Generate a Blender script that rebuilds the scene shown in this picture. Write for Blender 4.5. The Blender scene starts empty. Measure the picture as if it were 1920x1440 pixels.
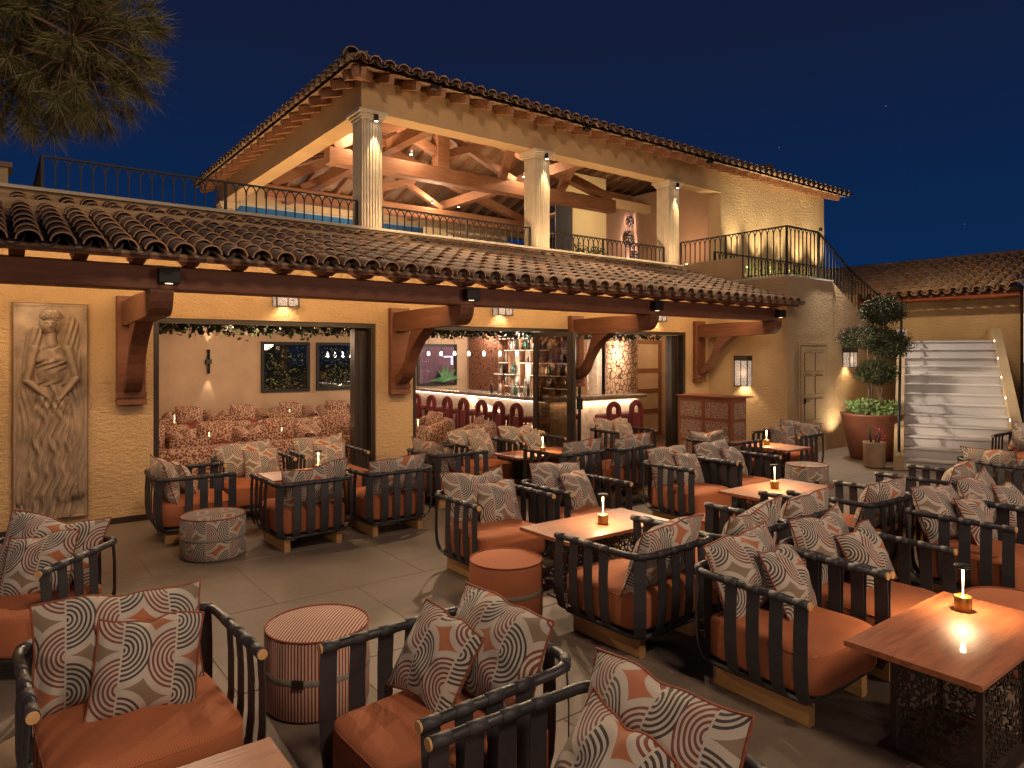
import bpy, math, random
import numpy as np
from mathutils import Vector, Matrix, Euler
random.seed(7); rng = np.random.default_rng(7)
R = math.radians; PI = math.pi
S = bpy.context.scene; C = S.collection

# ------------------------------------------------------------------ camera
VIEW = R(52.824)                                     # the wall runs 52.8 deg to the right of the lens axis
cam = bpy.data.cameras.new('camera'); co = bpy.data.objects.new('camera', cam); C.objects.link(co); S.camera = co
co.location = (0, 0, 1.95); co.rotation_euler = (R(90), 0, VIEW - R(90))
cam.lens = 24.19; cam.sensor_width = 36; cam.shift_y = -0.0302; cam.clip_start = .05; cam.clip_end = 2000
# ------------------------------------------------------------------ night sky
w = bpy.data.worlds.new('World'); S.world = w; w.use_nodes = True
wn = w.node_tree.nodes; wl = w.node_tree.links; bg = wn['Background']
tc = wn.new('ShaderNodeTexCoord'); sx = wn.new('ShaderNodeSeparateXYZ'); wl.new(tc.outputs['Generated'], sx.inputs[0])
rp = wn.new('ShaderNodeValToRGB'); wl.new(sx.outputs['Z'], rp.inputs[0])
e = rp.color_ramp.elements
e[0].position = 0.0; e[0].color = (.004, .024, .090, 1)
e[1].position = 1.0; e[1].color = (.006, .008, .022, 1)
for p, c in ((.10, (.003, .022, .085, 1)), (.24, (.0038, .0165, .064, 1)), (.42, (.0066, .0118, .040, 1))):
    k = e.new(p); k.color = c
vo = wn.new('ShaderNodeTexVoronoi'); vo.inputs['Scale'].default_value = 26; wl.new(tc.outputs['Generated'], vo.inputs['Vector'])
st = wn.new('ShaderNodeMath'); st.operation = 'LESS_THAN'; st.inputs[1].default_value = .018; wl.new(vo.outputs['Distance'], st.inputs[0])
sm = wn.new('ShaderNodeMath'); sm.operation = 'MULTIPLY'; sm.inputs[1].default_value = .12; wl.new(st.outputs[0], sm.inputs[0])
ad = wn.new('ShaderNodeMixRGB'); ad.blend_type = 'ADD'; ad.inputs[0].default_value = 1
wl.new(rp.outputs[0], ad.inputs[1]); wl.new(sm.outputs[0], ad.inputs[2]); wl.new(ad.outputs[0], bg.inputs[0])
bg.inputs[1].default_value = 1.0
S.view_settings.view_transform = 'Standard'; S.view_settings.look = 'None'; S.view_settings.exposure = 0.0; S.view_settings.gamma = 1
S.render.engine = 'CYCLES'; S.cycles.use_denoising = True; S.cycles.sample_clamp_indirect = 4; S.cycles.max_bounces = 6
S.cycles.diffuse_bounces = 3; S.cycles.glossy_bounces = 3; S.cycles.transparent_max_bounces = 8; S.cycles.caustics_reflective = False; S.cycles.caustics_refractive = False
WARM = (1, .70, .40); AMBER = (1, .58, .26); SOFT = (1, .80, .58); WHITE = (1, .93, .86)
GAIN = 1.0

# ------------------------------------------------------------------ materials
class N:
    """tiny expression helper for shader nodes"""
    def __init__(s, name):
        s.m = bpy.data.materials.new(name); s.m.use_nodes = True; s.t = s.m.node_tree
        s.b = s.t.nodes['Principled BSDF']; s.o = s.t.nodes['Material Output']
    def n(s, k, **p):
        x = s.t.nodes.new(k)
        for a, b in p.items(): setattr(x, a, b)
        return x
    def put(s, sock, v):
        if isinstance(v, bpy.types.NodeSocket): s.t.links.new(v, sock)
        elif isinstance(v, (tuple, list)) and len(v) == 3 and sock.type == 'RGBA': sock.default_value = (*v, 1)
        else: sock.default_value = v
    def f(s, op, a, b=0.0, c=0.0):
        x = s.n('ShaderNodeMath', operation=op)
        s.put(x.inputs[0], a); s.put(x.inputs[1], b); s.put(x.inputs[2], c); return x.outputs[0]
    def mix(s, k, a, b, mode='MIX'):
        x = s.n('ShaderNodeMixRGB', blend_type=mode); s.put(x.inputs[0], k); s.put(x.inputs[1], a); s.put(x.inputs[2], b); return x.outputs[0]
    def co(s, kind='Object', scale=(1, 1, 1)):
        x = s.n('ShaderNodeTexCoord').outputs[kind]
        if tuple(scale) != (1, 1, 1):
            mp = s.n('ShaderNodeMapping'); s.put(mp.inputs['Vector'], x); mp.inputs['Scale'].default_value = scale; return mp.outputs[0]
        return x
    def world(s): return s.n('ShaderNodeNewGeometry').outputs['Position']
    def noise(s, v, sc, det=3, rough=.55):
        x = s.n('ShaderNodeTexNoise'); s.put(x.inputs['Vector'], v); x.inputs['Scale'].default_value = sc
        x.inputs['Detail'].default_value = det; x.inputs['Roughness'].default_value = rough; return x.outputs['Fac']
    def rand(s): return s.n('ShaderNodeObjectInfo').outputs['Random']
    def island(s): return s.n('ShaderNodeNewGeometry').outputs['Random Per Island']
    def ramp(s, v, *pts):
        x = s.n('ShaderNodeValToRGB'); el = x.color_ramp.elements
        while len(el) < len(pts): el.new(.5)
        for q, (p, c) in zip(el, pts): q.position = p; q.color = (*c, 1)
        s.put(x.inputs[0], v); return x.outputs[0]
    def bump(s, h, dist, strength=1.0):
        x = s.n('ShaderNodeBump'); s.put(x.inputs['Height'], h); x.inputs['Distance'].default_value = dist; x.inputs['Strength'].default_value = strength
        s.t.links.new(x.outputs[0], s.b.inputs['Normal'])
    def fin(s, col, rough=.7, metal=0.0, **kw):
        s.put(s.b.inputs['Base Color'], col); s.put(s.b.inputs['Roughness'], rough); s.put(s.b.inputs['Metallic'], metal)
        for k, v in kw.items(): s.put(s.b.inputs[k], v)
        return s.m
def sc3(c, k): return tuple(min(1, a * k) for a in c)
def flat(name, col, rough=.6, metal=0.0, vary=.12, scale=6, bump=0.0, bscale=60, **kw):
    n = N(name); v = n.co(); f = n.noise(v, scale, 4)
    c = n.ramp(f, (.25, sc3(col, 1 - vary * 1.6)), (.75, sc3(col, 1 + vary)))
    if bump: n.bump(n.noise(v, bscale, 3), bump)
    return n.fin(c, rough, metal, **kw)
def glow(name, col, s):
    n = N(name); return n.fin(col, .5, 0.0, **{'Emission Color': col, 'Emission Strength': s})
def stucco(name, col, rough=.9, big=.16, bumpd=.014, bs=26):
    n = N(name); v = n.world()
    blot = n.noise(v, 1.3, 5, .6); fine = n.noise(v, 38, 3)
    c = n.ramp(blot, (.28, sc3(col, 1 - big)), (.72, sc3(col, 1 + big * .6)))
    c = n.mix(n.f('MULTIPLY', fine, .25), c, sc3(col, .7))
    # trowelled ridges: stretched noise plus grains
    tr = n.n('ShaderNodeMapping'); n.put(tr.inputs['Vector'], v); tr.inputs['Scale'].default_value = (1, 1, 1.7)
    h = n.f('ADD', n.noise(tr.outputs[0], bs, 4, .62), n.f('MULTIPLY', n.noise(v, 90, 2), .35))
    n.bump(h, bumpd); return n.fin(c, rough)
def timber(name, c1, c2, rough=.55, scale=(1.2, 9, 9), coat=0.0, spec=.4):
    n = N(name); v = n.co('Object', scale); off = n.n('ShaderNodeVectorMath', operation='ADD'); n.put(off.inputs[0], v)
    n.put(off.inputs[1], n.f('MULTIPLY', n.rand(), 37.0))
    a = n.noise(off.outputs[0], 2.2, 6, .62); b = n.noise(off.outputs[0], 9, 4)
    c = n.ramp(n.f('ADD', n.f('MULTIPLY', a, .75), n.f('MULTIPLY', b, .25)), (.34, c1), (.66, c2))
    n.bump(b, .0015); return n.fin(c, rough, 0.0, **{'Coat Weight': coat, 'Specular IOR Level': spec})
def tile_mat(name, isl):
    n = N(name); r = n.island() if isl else n.rand()
    v = n.world()
    c = n.ramp(r, (.0, (.15, .095, .068)), (.35, (.25, .155, .10)), (.62, (.20, .145, .115)), (.85, (.33, .215, .14)), (1, (.30, .135, .075)))
    g = n.noise(v, 9, 5, .65)
    c = n.mix(n.ramp(g, (.42, (0, 0, 0)), (.66, (.6, .6, .6))), c, (.17, .15, .115))
    n.bump(n.noise(v, 60, 3), .004); return n.fin(c, .88)
def wave_fabric(name):
    """interlocking half discs of ribbon stripes: black to the left of each seam, brick to the right"""
    n = N(name); uv = n.n('ShaderNodeUVMap').outputs[0]; s = n.n('ShaderNodeSeparateXYZ'); n.put(s.inputs[0], uv)
    rd = n.rand()
    u = n.f('ADD', n.f('DIVIDE', s.outputs[0], .205), n.f('MULTIPLY', rd, 8.0)); v = n.f('ADD', n.f('DIVIDE', s.outputs[1], .30), n.f('MULTIPLY', rd, 5.3))
    fu = n.f('FRACT', u); col = n.f('FLOOR', u)
    vv = n.f('ADD', v, n.f('MULTIPLY', col, .37))
    vr = n.f('ADD', vv, .37)
    x1 = n.f('DIVIDE', fu, .66); y1 = n.f('MULTIPLY', n.f('SUBTRACT', n.f('FRACT', vv), .5), 2.0)
    d1 = n.f('SQRT', n.f('ADD', n.f('MULTIPLY', x1, x1), n.f('MULTIPLY', y1, y1)))
    x2 = n.f('DIVIDE', n.f('SUBTRACT', 1.0, fu), .66); y2 = n.f('MULTIPLY', n.f('SUBTRACT', n.f('FRACT', n.f('ADD', vr, .5)), .5), 2.0)
    d2 = n.f('SQRT', n.f('ADD', n.f('MULTIPLY', x2, x2), n.f('MULTIPLY', y2, y2)))
    d = n.f('MINIMUM', d1, d2); left = n.f('LESS_THAN', d2, d1)
    ring = n.f('LESS_THAN', n.f('FRACT', n.f('MULTIPLY', d, 8.0)), .5)
    ring = n.f('MULTIPLY', ring, n.f('LESS_THAN', d, .86))
    par = n.f('LESS_THAN', n.f('FRACT', n.f('MULTIPLY', n.f('ADD', col, n.f('FLOOR', n.f('ADD', vv, .25))), .5)), .25)
    cream = (.50, .43, .35)
    bgc = n.mix(par, (.40, .125, .05), (.235, .165, .105))
    stripe = n.mix(left, (.17, .036, .028), (.032, .030, .033))
    c = n.mix(ring, cream, stripe)
    c = n.mix(n.f('GREATER_THAN', d, 1.0), c, bgc)
    c = n.mix(n.f('LESS_THAN', n.f('ABSOLUTE', n.f('SUBTRACT', fu, .018)), .018), c, cream)
    fz = n.noise(n.co(), 30, 2); c = n.mix(n.f('MULTIPLY', fz, .22), c, (.20, .15, .11))
    h = n.f('ADD', n.noise(uv, 700, 1), n.f('MULTIPLY', n.noise(n.co(), 9, 2), 3.0)); n.bump(h, .0012)
    return n.fin(c, .92, 0.0, **{'Sheen Weight': .15})
def rib_fabric(name, c1, c2, pitch, dirn=(1, 0, 0), duty=.5, rough=.85, obj=False):
    n = N(name); uv = n.co() if obj else n.n('ShaderNodeUVMap').outputs[0]; s = n.n('ShaderNodeSeparateXYZ'); n.put(s.inputs[0], uv)
    t = n.f('ADD', n.f('ADD', n.f('MULTIPLY', s.outputs[0], dirn[0]), n.f('MULTIPLY', s.outputs[1], dirn[1])), n.f('MULTIPLY', s.outputs[2], dirn[2]))
    k = n.f('FRACT', n.f('DIVIDE', t, pitch))
    tri = n.f('ABSOLUTE', n.f('SUBTRACT', k, .5))
    c = n.mix(n.ramp(tri, (duty * .5 - .06, (0, 0, 0)), (duty * .5 + .06, (1, 1, 1))), c1, c2)
    z = n.noise(n.co(), 5, 4); c = n.mix(n.f('MULTIPLY', z, .35), c, sc3(c1, .7))
    n.bump(tri, .0012); return n.fin(c, rough, 0.0, **{'Specular IOR Level': .25})
def boucle(name):
    n = N(name); v = n.co(); vo = n.n('ShaderNodeTexVoronoi', feature='F1'); n.put(vo.inputs['Vector'], v); vo.inputs['Scale'].default_value = 34
    c = n.ramp(vo.outputs['Distance'], (.32, (.15, .045, .03)), (.46, (.21, .075, .05)), (.54, (.42, .27, .19)), (.75, (.50, .35, .25)))
    n.bump(n.noise(v, 60, 2), .004); return n.fin(c, .95)
def leafmat(name, a, b, rough=.55):
    n = N(name); r = n.island(); c = n.mix(r, a, b)
    return n.fin(c, rough, 0.0, **{'Specular IOR Level': .35})
def glass(name, tint=(.9, .93, .95), refl=.9):
    n = N(name); t = n.n('ShaderNodeBsdfTransparent'); g = n.n('ShaderNodeBsdfGlossy'); n.put(t.inputs[0], tint); n.put(g.inputs[0], (refl, refl, refl)); g.inputs['Roughness'].default_value = .02
    fr = n.n('ShaderNodeFresnel'); fr.inputs[0].default_value = 1.5; mx = n.n('ShaderNodeMixShader'); n.put(mx.inputs[0], n.f('ADD', fr.outputs[0], .05)); n.put(mx.inputs[1], t.outputs[0]); n.put(mx.inputs[2], g.outputs[0])
    n.t.links.new(mx.outputs[0], n.o.inputs[0]); return n.m
def pierced(name, scale, strength, dark=(.05, .035, .025), em=(1, .80, .6), th=(.07, .13)):
    """fretwork sheet: lit through its holes"""
    n = N(name); v = n.co(); vo = n.n('ShaderNodeTexVoronoi', feature='DISTANCE_TO_EDGE'); n.put(vo.inputs['Vector'], v); vo.inputs['Scale'].default_value = scale
    k = n.ramp(vo.outputs['Distance'], (th[0], (0, 0, 0)), (th[1], (1, 1, 1)))
    return n.fin(dark, .5, .3, **{'Emission Color': n.mix(k, (0, 0, 0), em), 'Emission Strength': strength})
def speckle(name, base, chip, scale=55, lo=.10):
    n = N(name); v = n.co(); vo = n.n('ShaderNodeTexVoronoi', feature='DISTANCE_TO_EDGE'); n.put(vo.inputs['Vector'], v); vo.inputs['Scale'].default_value = scale
    q = n.noise(v, scale * .8, 2); k = n.ramp(n.f('ADD', vo.outputs['Distance'], n.f('MULTIPLY', n.f('SUBTRACT', q, .5), .5)), (lo, (0, 0, 0)), (lo + .05, (1, 1, 1)))
    return n.fin(n.mix(k, base, chip), .6)
def stone_slab(name):
    n = N(name); v = n.world(); r = n.rand()
    a = n.noise(v, 2.1, 6, .65); b = n.noise(v, 70, 3, .7)
    st = n.n('ShaderNodeMapping'); n.put(st.inputs['Vector'], v); st.inputs['Scale'].default_value = (.6, 3.2, 1)
    g = n.noise(st.outputs[0], 2.2, 5, .6)
    c = n.ramp(n.f('ADD', n.f('MULTIPLY', a, .72), n.f('MULTIPLY', g, .28)), (.34, (.142, .102, .073)), (.66, (.25, .19, .142)))
    c = n.mix(n.f('MULTIPLY', n.f('SUBTRACT', b, .25), .9), c, (.10, .078, .064)); c = n.mix(n.f('MULTIPLY', r, .25), c, (.17, .13, .10))
    n.bump(n.f('ADD', b, n.f('MULTIPLY', a, .8)), .0022); return n.fin(c, n.ramp(a, (.3, (.52,) * 3), (.7, (.74,) * 3)))
def crazed(name, c1, c2, dark):
    """split cork / stone mosaic, irregular upright chips"""
    n = N(name); v = n.co('Object', (1, 1, .62)); vo = n.n('ShaderNodeTexVoronoi', feature='DISTANCE_TO_EDGE', distance='CHEBYCHEV') if False else n.n('ShaderNodeTexVoronoi', feature='DISTANCE_TO_EDGE')
    n.put(vo.inputs['Vector'], v); vo.inputs['Scale'].default_value = 13; v2 = n.n('ShaderNodeTexVoronoi'); n.put(v2.inputs['Vector'], v); v2.inputs['Scale'].default_value = 13
    c = n.mix(n.noise(v, 8, 3), c1, c2); k = n.ramp(vo.outputs['Distance'], (.03, (0, 0, 0)), (.09, (1, 1, 1)))
    n.bump(k, .012); return n.fin(n.mix(k, dark, c), .8)
M = {}
M['wall'] = stucco('ochre_stucco', (.58, .385, .20), bumpd=.034, bs=15)
M['tower'] = stucco('sand_stucco', (.55, .385, .21), bumpd=.020, bs=17)
M['smooth'] = stucco('smooth_render', (.54, .36, .18), bumpd=.004, bs=40)
M['col'] = flat('column_stone', (.60, .50, .36), .8, vary=.10, scale=5, bump=.002)
M['inwall'] = flat('inner_plaster', (.50, .345, .22), .9, vary=.10, scale=2.2)
M['cream'] = flat('cream_plaster', (.66, .53, .34), .9, vary=.05, scale=2)
M['rosewall'] = stucco('rose_plaster', (.46, .30, .21), bumpd=.008, bs=30)
M['beam'] = timber('dark_red_timber', (.125, .044, .022), (.20, .076, .040), .6, (1.1, 10, 10))
M['beamY'] = timber('dark_red_timber_cross', (.11, .041, .021), (.18, .072, .038), .6, (10, 1.1, 10))
M['truss'] = timber('honey_timber', (.235, .108, .056), (.37, .19, .105), .6, (1.2, 8, 8))
M['board'] = timber('pale_boarding', (.30, .19, .11), (.46, .31, .19), .7, (8, 1.2, 8))
M['tile'] = tile_mat('roof_tile', False); M['tiles'] = tile_mat('roof_tile_mass', True)
M['rim'] = flat('lit_clay_end', (.56, .31, .16), .85, vary=.3, scale=14)  # clay ends lightened: the glow on the rims is put into colour
M['bed'] = flat('roof_bed', (.06, .04, .03), .95)
M['iron'] = flat('dark_iron', (.022, .016, .012), .55, .3, vary=.1)
M['frame'] = flat('bronze_frame', (.035, .024, .018), .45, .3)
M['leather'] = flat('charcoal_leather', (.030, .027, .030), .42, vary=.16, scale=14, bump=.0012, bscale=120)
M['strap'] = flat('charcoal_strap', (.036, .033, .037), .55, vary=.12, scale=10, bump=.0008, bscale=200)
M['oak'] = timber('pale_oak', (.36, .19, .07), (.52, .30, .12), .5, (9, 1.3, 9))
M['cap'] = flat('oak_end', (.62, .36, .15), .55, vary=.12, scale=40)
M['wave'] = wave_fabric('wave_fabric'); M['terra'] = rib_fabric('terracotta_weave', (.36, .112, .048), (.47, .165, .075), .0065, (.62, .78, .5), .5, obj=True)
M['stripe'] = rib_fabric('stripe_fabric', (.27, .052, .036), (.58, .49, .38), .018, (1, 0, 0), .5)
M['piping'] = flat('rust_piping', (.25, .06, .025), .8, vary=.2, scale=60)
M['belt'] = flat('grey_belt', (.22, .19, .15), .8, vary=.15, scale=40)
M['walnut'] = timber('red_walnut', (.19, .058, .024), (.41, .145, .058), .42, (1.0, 9, 9), .25, .5)
M['lattice'] = flat('bronze_lattice', (.050, .034, .024), .45, .45)
M['brass'] = flat('brass', (.68, .37, .10), .32, .85, vary=.08)
M['stem'] = glow('lit_stem', (1, .74, .36), 5.5); M['bulb'] = glow('bulb_glow', (1, .86, .66), 22); M['led'] = glow('led_glow', (1, .74, .42), 5)
M['ledw'] = glow('led_white', (1, .84, .68), 7)
M['slab'] = stone_slab('floor_stone'); M['grout'] = flat('grout', (.20, .16, .12), .95)
M['step'] = flat('step_stone', (.56, .51, .47), .6, vary=.05, scale=3, bump=.0015)
M['relief'] = flat('carved_stone', (.30, .215, .15), .85, vary=.3, scale=5.5, bump=.003, bscale=45)
M['red'] = flat('red_velvet', (.115, .007, .008), .8, vary=.15, **{'Sheen Weight': .1}); M['boucle'] = boucle('speckled_boucle'); M['redseat'] = flat('red_seat', (.26, .022, .016), .8)
M['onyx'] = flat('veined_onyx', (.70, .58, .46), .4, vary=.18, scale=9); M['counter'] = flat('counter_marble', (.24, .18, .14), .22, vary=.35, scale=9)
M['mosaic'] = crazed('split_stone', (.56, .38, .23), (.40, .22, .13), (.05, .022, .012)); M['brickw'] = crazed('split_brick', (.33, .14, .075), (.24, .09, .05), (.05, .02, .012))
M['shelf'] = timber('shelf_wood', (.20, .10, .055), (.32, .18, .10), .5); M['mirror'] = flat('smoked_mirror', (.40, .36, .32), .12, .9, vary=.05)
M['rust'] = flat('rust_panel', (.27, .088, .042), .6, vary=.1); M['speck'] = speckle('terrazzo_inlay', (.20, .065, .035), (.50, .36, .25))
M['pot'] = flat('rust_pot', (.19, .062, .030), .6, vary=.15); M['tanpot'] = flat('tan_pot', (.38, .26, .16), .8); M['soil'] = flat('soil', (.03, .02, .014), .95)
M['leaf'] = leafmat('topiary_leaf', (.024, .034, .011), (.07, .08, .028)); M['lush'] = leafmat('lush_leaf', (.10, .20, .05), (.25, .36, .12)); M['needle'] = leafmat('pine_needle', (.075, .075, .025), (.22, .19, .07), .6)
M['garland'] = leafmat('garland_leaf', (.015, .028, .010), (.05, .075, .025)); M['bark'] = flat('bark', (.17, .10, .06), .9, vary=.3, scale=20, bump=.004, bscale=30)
M['pink'] = leafmat('pink_flower', (.45, .03, .10), (.60, .08, .16)); M['white'] = leafmat('white_flower', (.60, .60, .45), (.75, .72, .60))
M['glass'] = glass('clear_glass'); M['dglass'] = glass('smoked_glass', (.38, .32, .25)); M['bottle'] = glass('bottle_glass', (.62, .60, .50)); M['amber'] = flat('amber_bottle', (.28, .10, .02), .15); M['clearb'] = flat('pale_bottle', (.55, .52, .46), .12); M['greenb'] = flat('teal_bottle', (.06, .20, .16), .15); M['darkb'] = flat('dark_bottle', (.03, .025, .02), .12)
M['fret'] = pierced('lamp_fretwork', 62, .85, em=(1, .72, .52)); M['disc'] = pierced('disc_fretwork', 17, 1.3, (.15, .075, .045), (1, .70, .55), (.26, .32))
M['navy'] = flat('navy_panel', (.055, .055, .085), .6); M['awning'] = flat('awning_cloth', (.60, .52, .44), .85); M['mauve'] = flat('mauve_wall', (.36, .17, .24), .9); M['darkroom'] = flat('garden_dark', (.010, .014, .016), .9)
M['door'] = timber('door_wood', (.17, .065, .03), (.26, .11, .055), .5); M['copper'] = flat('copper_gutter', (.50, .16, .08), .35, .8); M['black'] = flat('black_metal', (.016, .015, .014), .5, .3)
M['ground'] = flat('dry_ground', (.11, .085, .06), .95, scale=.6); M['terrace'] = flat('terrace_tile', (.33, .25, .17), .8)

# ------------------------------------------------------------------ mesh helpers
class MB:
    def __init__(s): s.v = []; s.f = []; s.uv = []; s.sm = []; s.mi = {}
    def add(s, vs, fs, uvs=None, sm=False):
        o = len(s.v); s.v += [tuple(p) for p in vs]
        for i, q in enumerate(fs):
            s.f.append(tuple(o + k for k in q)); s.sm.append(sm)
            s.uv.append([uvs[k] for k in q] if uvs is not None else [(0, 0)] * len(q))
        return s
    def box(s, x0, x1, y0, y1, z0, z1, ch=0.0):
        """ch chamfers the edges along the longest side"""
        if ch <= 0:
            return s.add([(x0, y0, z0), (x1, y0, z0), (x1, y1, z0), (x0, y1, z0), (x0, y0, z1), (x1, y0, z1), (x1, y1, z1), (x0, y1, z1)],
                         [(3, 2, 1, 0), (4, 5, 6, 7), (0, 1, 5, 4), (1, 2, 6, 5), (2, 3, 7, 6), (3, 0, 4, 7)])
        d = (x1 - x0, y1 - y0, z1 - z0); a = d.index(max(d)); lo = (x0, y0, z0); hi = (x1, y1, z1)
        p, q = [(1, 2), (2, 0), (0, 1)][a]; pl, ph, ql, qh = lo[p], hi[p], lo[q], hi[q]
        sec = [(pl + ch, ql), (ph - ch, ql), (ph, ql + ch), (ph, qh - ch), (ph - ch, qh), (pl + ch, qh), (pl, qh - ch), (pl, ql + ch)]
        vs = []
        for e_ in (lo[a], hi[a]):
            for u_, w_ in sec:
                t = [0, 0, 0]; t[a] = e_; t[p] = u_; t[q] = w_; vs.append(t)
        fs = [tuple(range(7, -1, -1)), tuple(range(8, 16))] + [(i, (i + 1) % 8, 8 + (i + 1) % 8, 8 + i) for i in range(8)]
        return s.add(vs, fs)
    def bar(s, a, b, wd, ht, up=(0, 0, 1)):
        """square bar between two points, wd across, ht along up"""
        a = Vector(a); b = Vector(b); t = (b - a).normalized(); u = Vector(up); x = t.cross(u)
        if x.length < 1e-4: x = t.cross(Vector((1, 0, 0)))
        x.normalize(); u = x.cross(t).normalized(); x *= wd / 2; u *= ht / 2
        vs = [a - x - u, a + x - u, a + x + u, a - x + u, b - x - u, b + x - u, b + x + u, b - x + u]
        return s.add(vs, [(3, 2, 1, 0), (4, 5, 6, 7), (0, 1, 5, 4), (1, 2, 6, 5), (2, 3, 7, 6), (3, 0, 4, 7)])
    def tube(s, pts, r, n=8, caps=True, closed=False, uvm=False):
        P = [Vector(p) for p in pts]; rs = r if isinstance(r, (list, tuple)) else [r] * len(P); m = len(P); vs = []
        ref = None
        for i, p in enumerate(P):
            t = (P[(i + 1) % m] - P[i - 1]) if closed else (P[min(i + 1, m - 1)] - P[max(i - 1, 0)])
            t.normalize()
            if ref is None: ref = Vector((0, 0, 1)) if abs(t.z) < .9 else Vector((1, 0, 0))
            x = t.cross(ref); x.normalize(); y = x.cross(t).normalized(); ref = y
            for k in range(n):
                a = 2 * PI * k / n; vs.append(p + (x * math.cos(a) + y * math.sin(a)) * rs[i])
        fs = []
        for i in range(m if closed else m - 1):
            j = (i + 1) % m
            for k in range(n): fs.append((i * n + k, i * n + (k + 1) % n, j * n + (k + 1) % n, j * n + k))
        s.add(vs, fs, None, True)
        if caps and not closed:
            o = len(s.v) - m * n
            s.f.append(tuple(o + k for k in range(n - 1, -1, -1))); s.sm.append(False); s.uv.append([(0, 0)] * n)
            s.f.append(tuple(o + (m - 1) * n + k for k in range(n))); s.sm.append(False); s.uv.append([(0, 0)] * n)
        return s
    def lathe(s, prof, n=24, c=(0, 0), sm=True, uvr=None):
        """prof: (radius, z); uv in metres round the wall"""
        vs = []; uvs = []; m = len(prof); acc = 0
        for i, (r, z) in enumerate(prof):
            if i: acc += math.hypot(prof[i][0] - prof[i - 1][0], prof[i][1] - prof[i - 1][1])
            for k in range(n + 1):
                a = 2 * PI * k / n; vs.append((c[0] + r * math.cos(a), c[1] + r * math.sin(a), z)); uvs.append((a * (uvr or max(p[0] for p in prof)), acc))
        fs = [(i * (n + 1) + k, i * (n + 1) + k + 1, (i + 1) * (n + 1) + k + 1, (i + 1) * (n + 1) + k) for i in range(m - 1) for k in range(n)]
        return s.add(vs, fs, uvs, sm)
    def disc(s, r, z, n=24, c=(0, 0), up=True):
        vs = [(c[0] + r * math.cos(2 * PI * k / n), c[1] + r * math.sin(2 * PI * k / n), z) for k in range(n)]
        return s.add(vs, [tuple(range(n)) if up else tuple(range(n - 1, -1, -1))], [(p[0], p[1]) for p in vs])
    def prism(s, poly, axis, a, b):
        """extrude a 2d polygon along axis from a to b (poly uses the two other axes in xyz order)"""
        n = len(poly); vs = []
        for e_ in (a, b):
            for p, q in poly: vs.append({'x': (e_, p, q), 'y': (p, e_, q), 'z': (p, q, e_)}[axis])
        return s.add(vs, [tuple(range(n - 1, -1, -1)), tuple(range(n, 2 * n))] + [(i, (i + 1) % n, n + (i + 1) % n, n + i) for i in range(n)])
    def quad(s, a, b, c, d): return s.add([a, b, c, d], [(0, 1, 2, 3)])
    def mesh(s, name, mat):
        me = bpy.data.meshes.new(name); me.from_pydata(s.v, [], s.f)
        ul = me.uv_layers.new(name='UVMap'); flat_uv = [c for q in s.uv for p in q for c in p]
        ul.data.foreach_set('uv', flat_uv); me.polygons.foreach_set('use_smooth', s.sm)
        if s.mi: me.polygons.foreach_set('material_index', [s.mi.get(i, 0) for i in range(len(s.f))])
        for m_ in (mat if isinstance(mat, (list, tuple)) else [mat]): me.materials.append(m_)
        me.update(); return me
    def build(s, name, mat, parent=None, loc=(0, 0, 0), rot=(0, 0, 0), **props): return inst(name, s.mesh(name, mat), parent, loc, rot, **props)
def inst(name, me, parent=None, loc=(0, 0, 0), rot=(0, 0, 0), **props):
    o = bpy.data.objects.new(name, me); C.objects.link(o); o.location = loc; o.rotation_euler = rot
    if parent: o.parent = parent
    for k, v in props.items(): o[k] = v
    return o
def thing(name, label, cat, loc=(0, 0, 0), rz=0.0, group=None):
    o = bpy.data.objects.new(name, None); C.objects.link(o); o.location = loc; o.rotation_euler = (0, 0, rz); o['label'] = label; o['category'] = cat
    o.empty_display_size = .1
    if group: o['group'] = group
    return o
def tag(o, label, cat, group=None):
    o['label'] = label; o['category'] = cat
    if group: o['group'] = group
    return o
def struct(o): o['kind'] = 'structure'; return o
def stuff(o): o['kind'] = 'stuff'; return o
def copy_tree(o, parent=None):
    c = o.copy(); C.objects.link(c); c.parent = parent
    for ch in list(o.children): copy_tree(ch, c)
    return c
def place(proto, first, loc, rz, label=None, group=None):
    o = proto if first else copy_tree(proto)
    o.location = loc; o.rotation_euler = (0, 0, rz)
    if label: o['label'] = label
    if group: o['group'] = group
    return o
def light(kind, loc, power, col, parent=None, size=.05, target=None, angle=60, blend=.5, sy=None, rot=None, spread=None):
    l = bpy.data.lights.new('light', kind); l.energy = power * GAIN; l.color = col; o = bpy.data.objects.new('light', l); C.objects.link(o); o.location = loc
    if kind == 'AREA':
        l.size = size
        if sy: l.shape = 'RECTANGLE'; l.size_y = sy
        if spread: l.spread = R(spread)
    else: l.shadow_soft_size = size
    if kind == 'SPOT': l.spot_size = R(angle); l.spot_blend = blend
    if target is not None: o.rotation_euler = (Vector(target) - Vector(loc)).to_track_quat('-Z', 'Y').to_euler()
    if rot: o.rotation_euler = rot
    if parent: o.parent = parent
    return o
def leaves(mb, pts, size, tilt=1.0, aspect=.5, rnd=random):
    """small leaf quads scattered at pts"""
    for p in pts:
        d = Vector((rnd.gauss(0, 1), rnd.gauss(0, 1), rnd.gauss(0, 1) * tilt)).normalized(); e_ = d.cross(Vector((rnd.gauss(0, 1), rnd.gauss(0, 1), rnd.gauss(0, 1)))).normalized()
        k = size * rnd.uniform(.6, 1.3); p = Vector(p); a = d * k; b = e_ * k * aspect
        mb.add([p - a * .5, p + b * .5, p + a * .5, p - b * .5], [(0, 1, 2, 3)])


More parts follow.
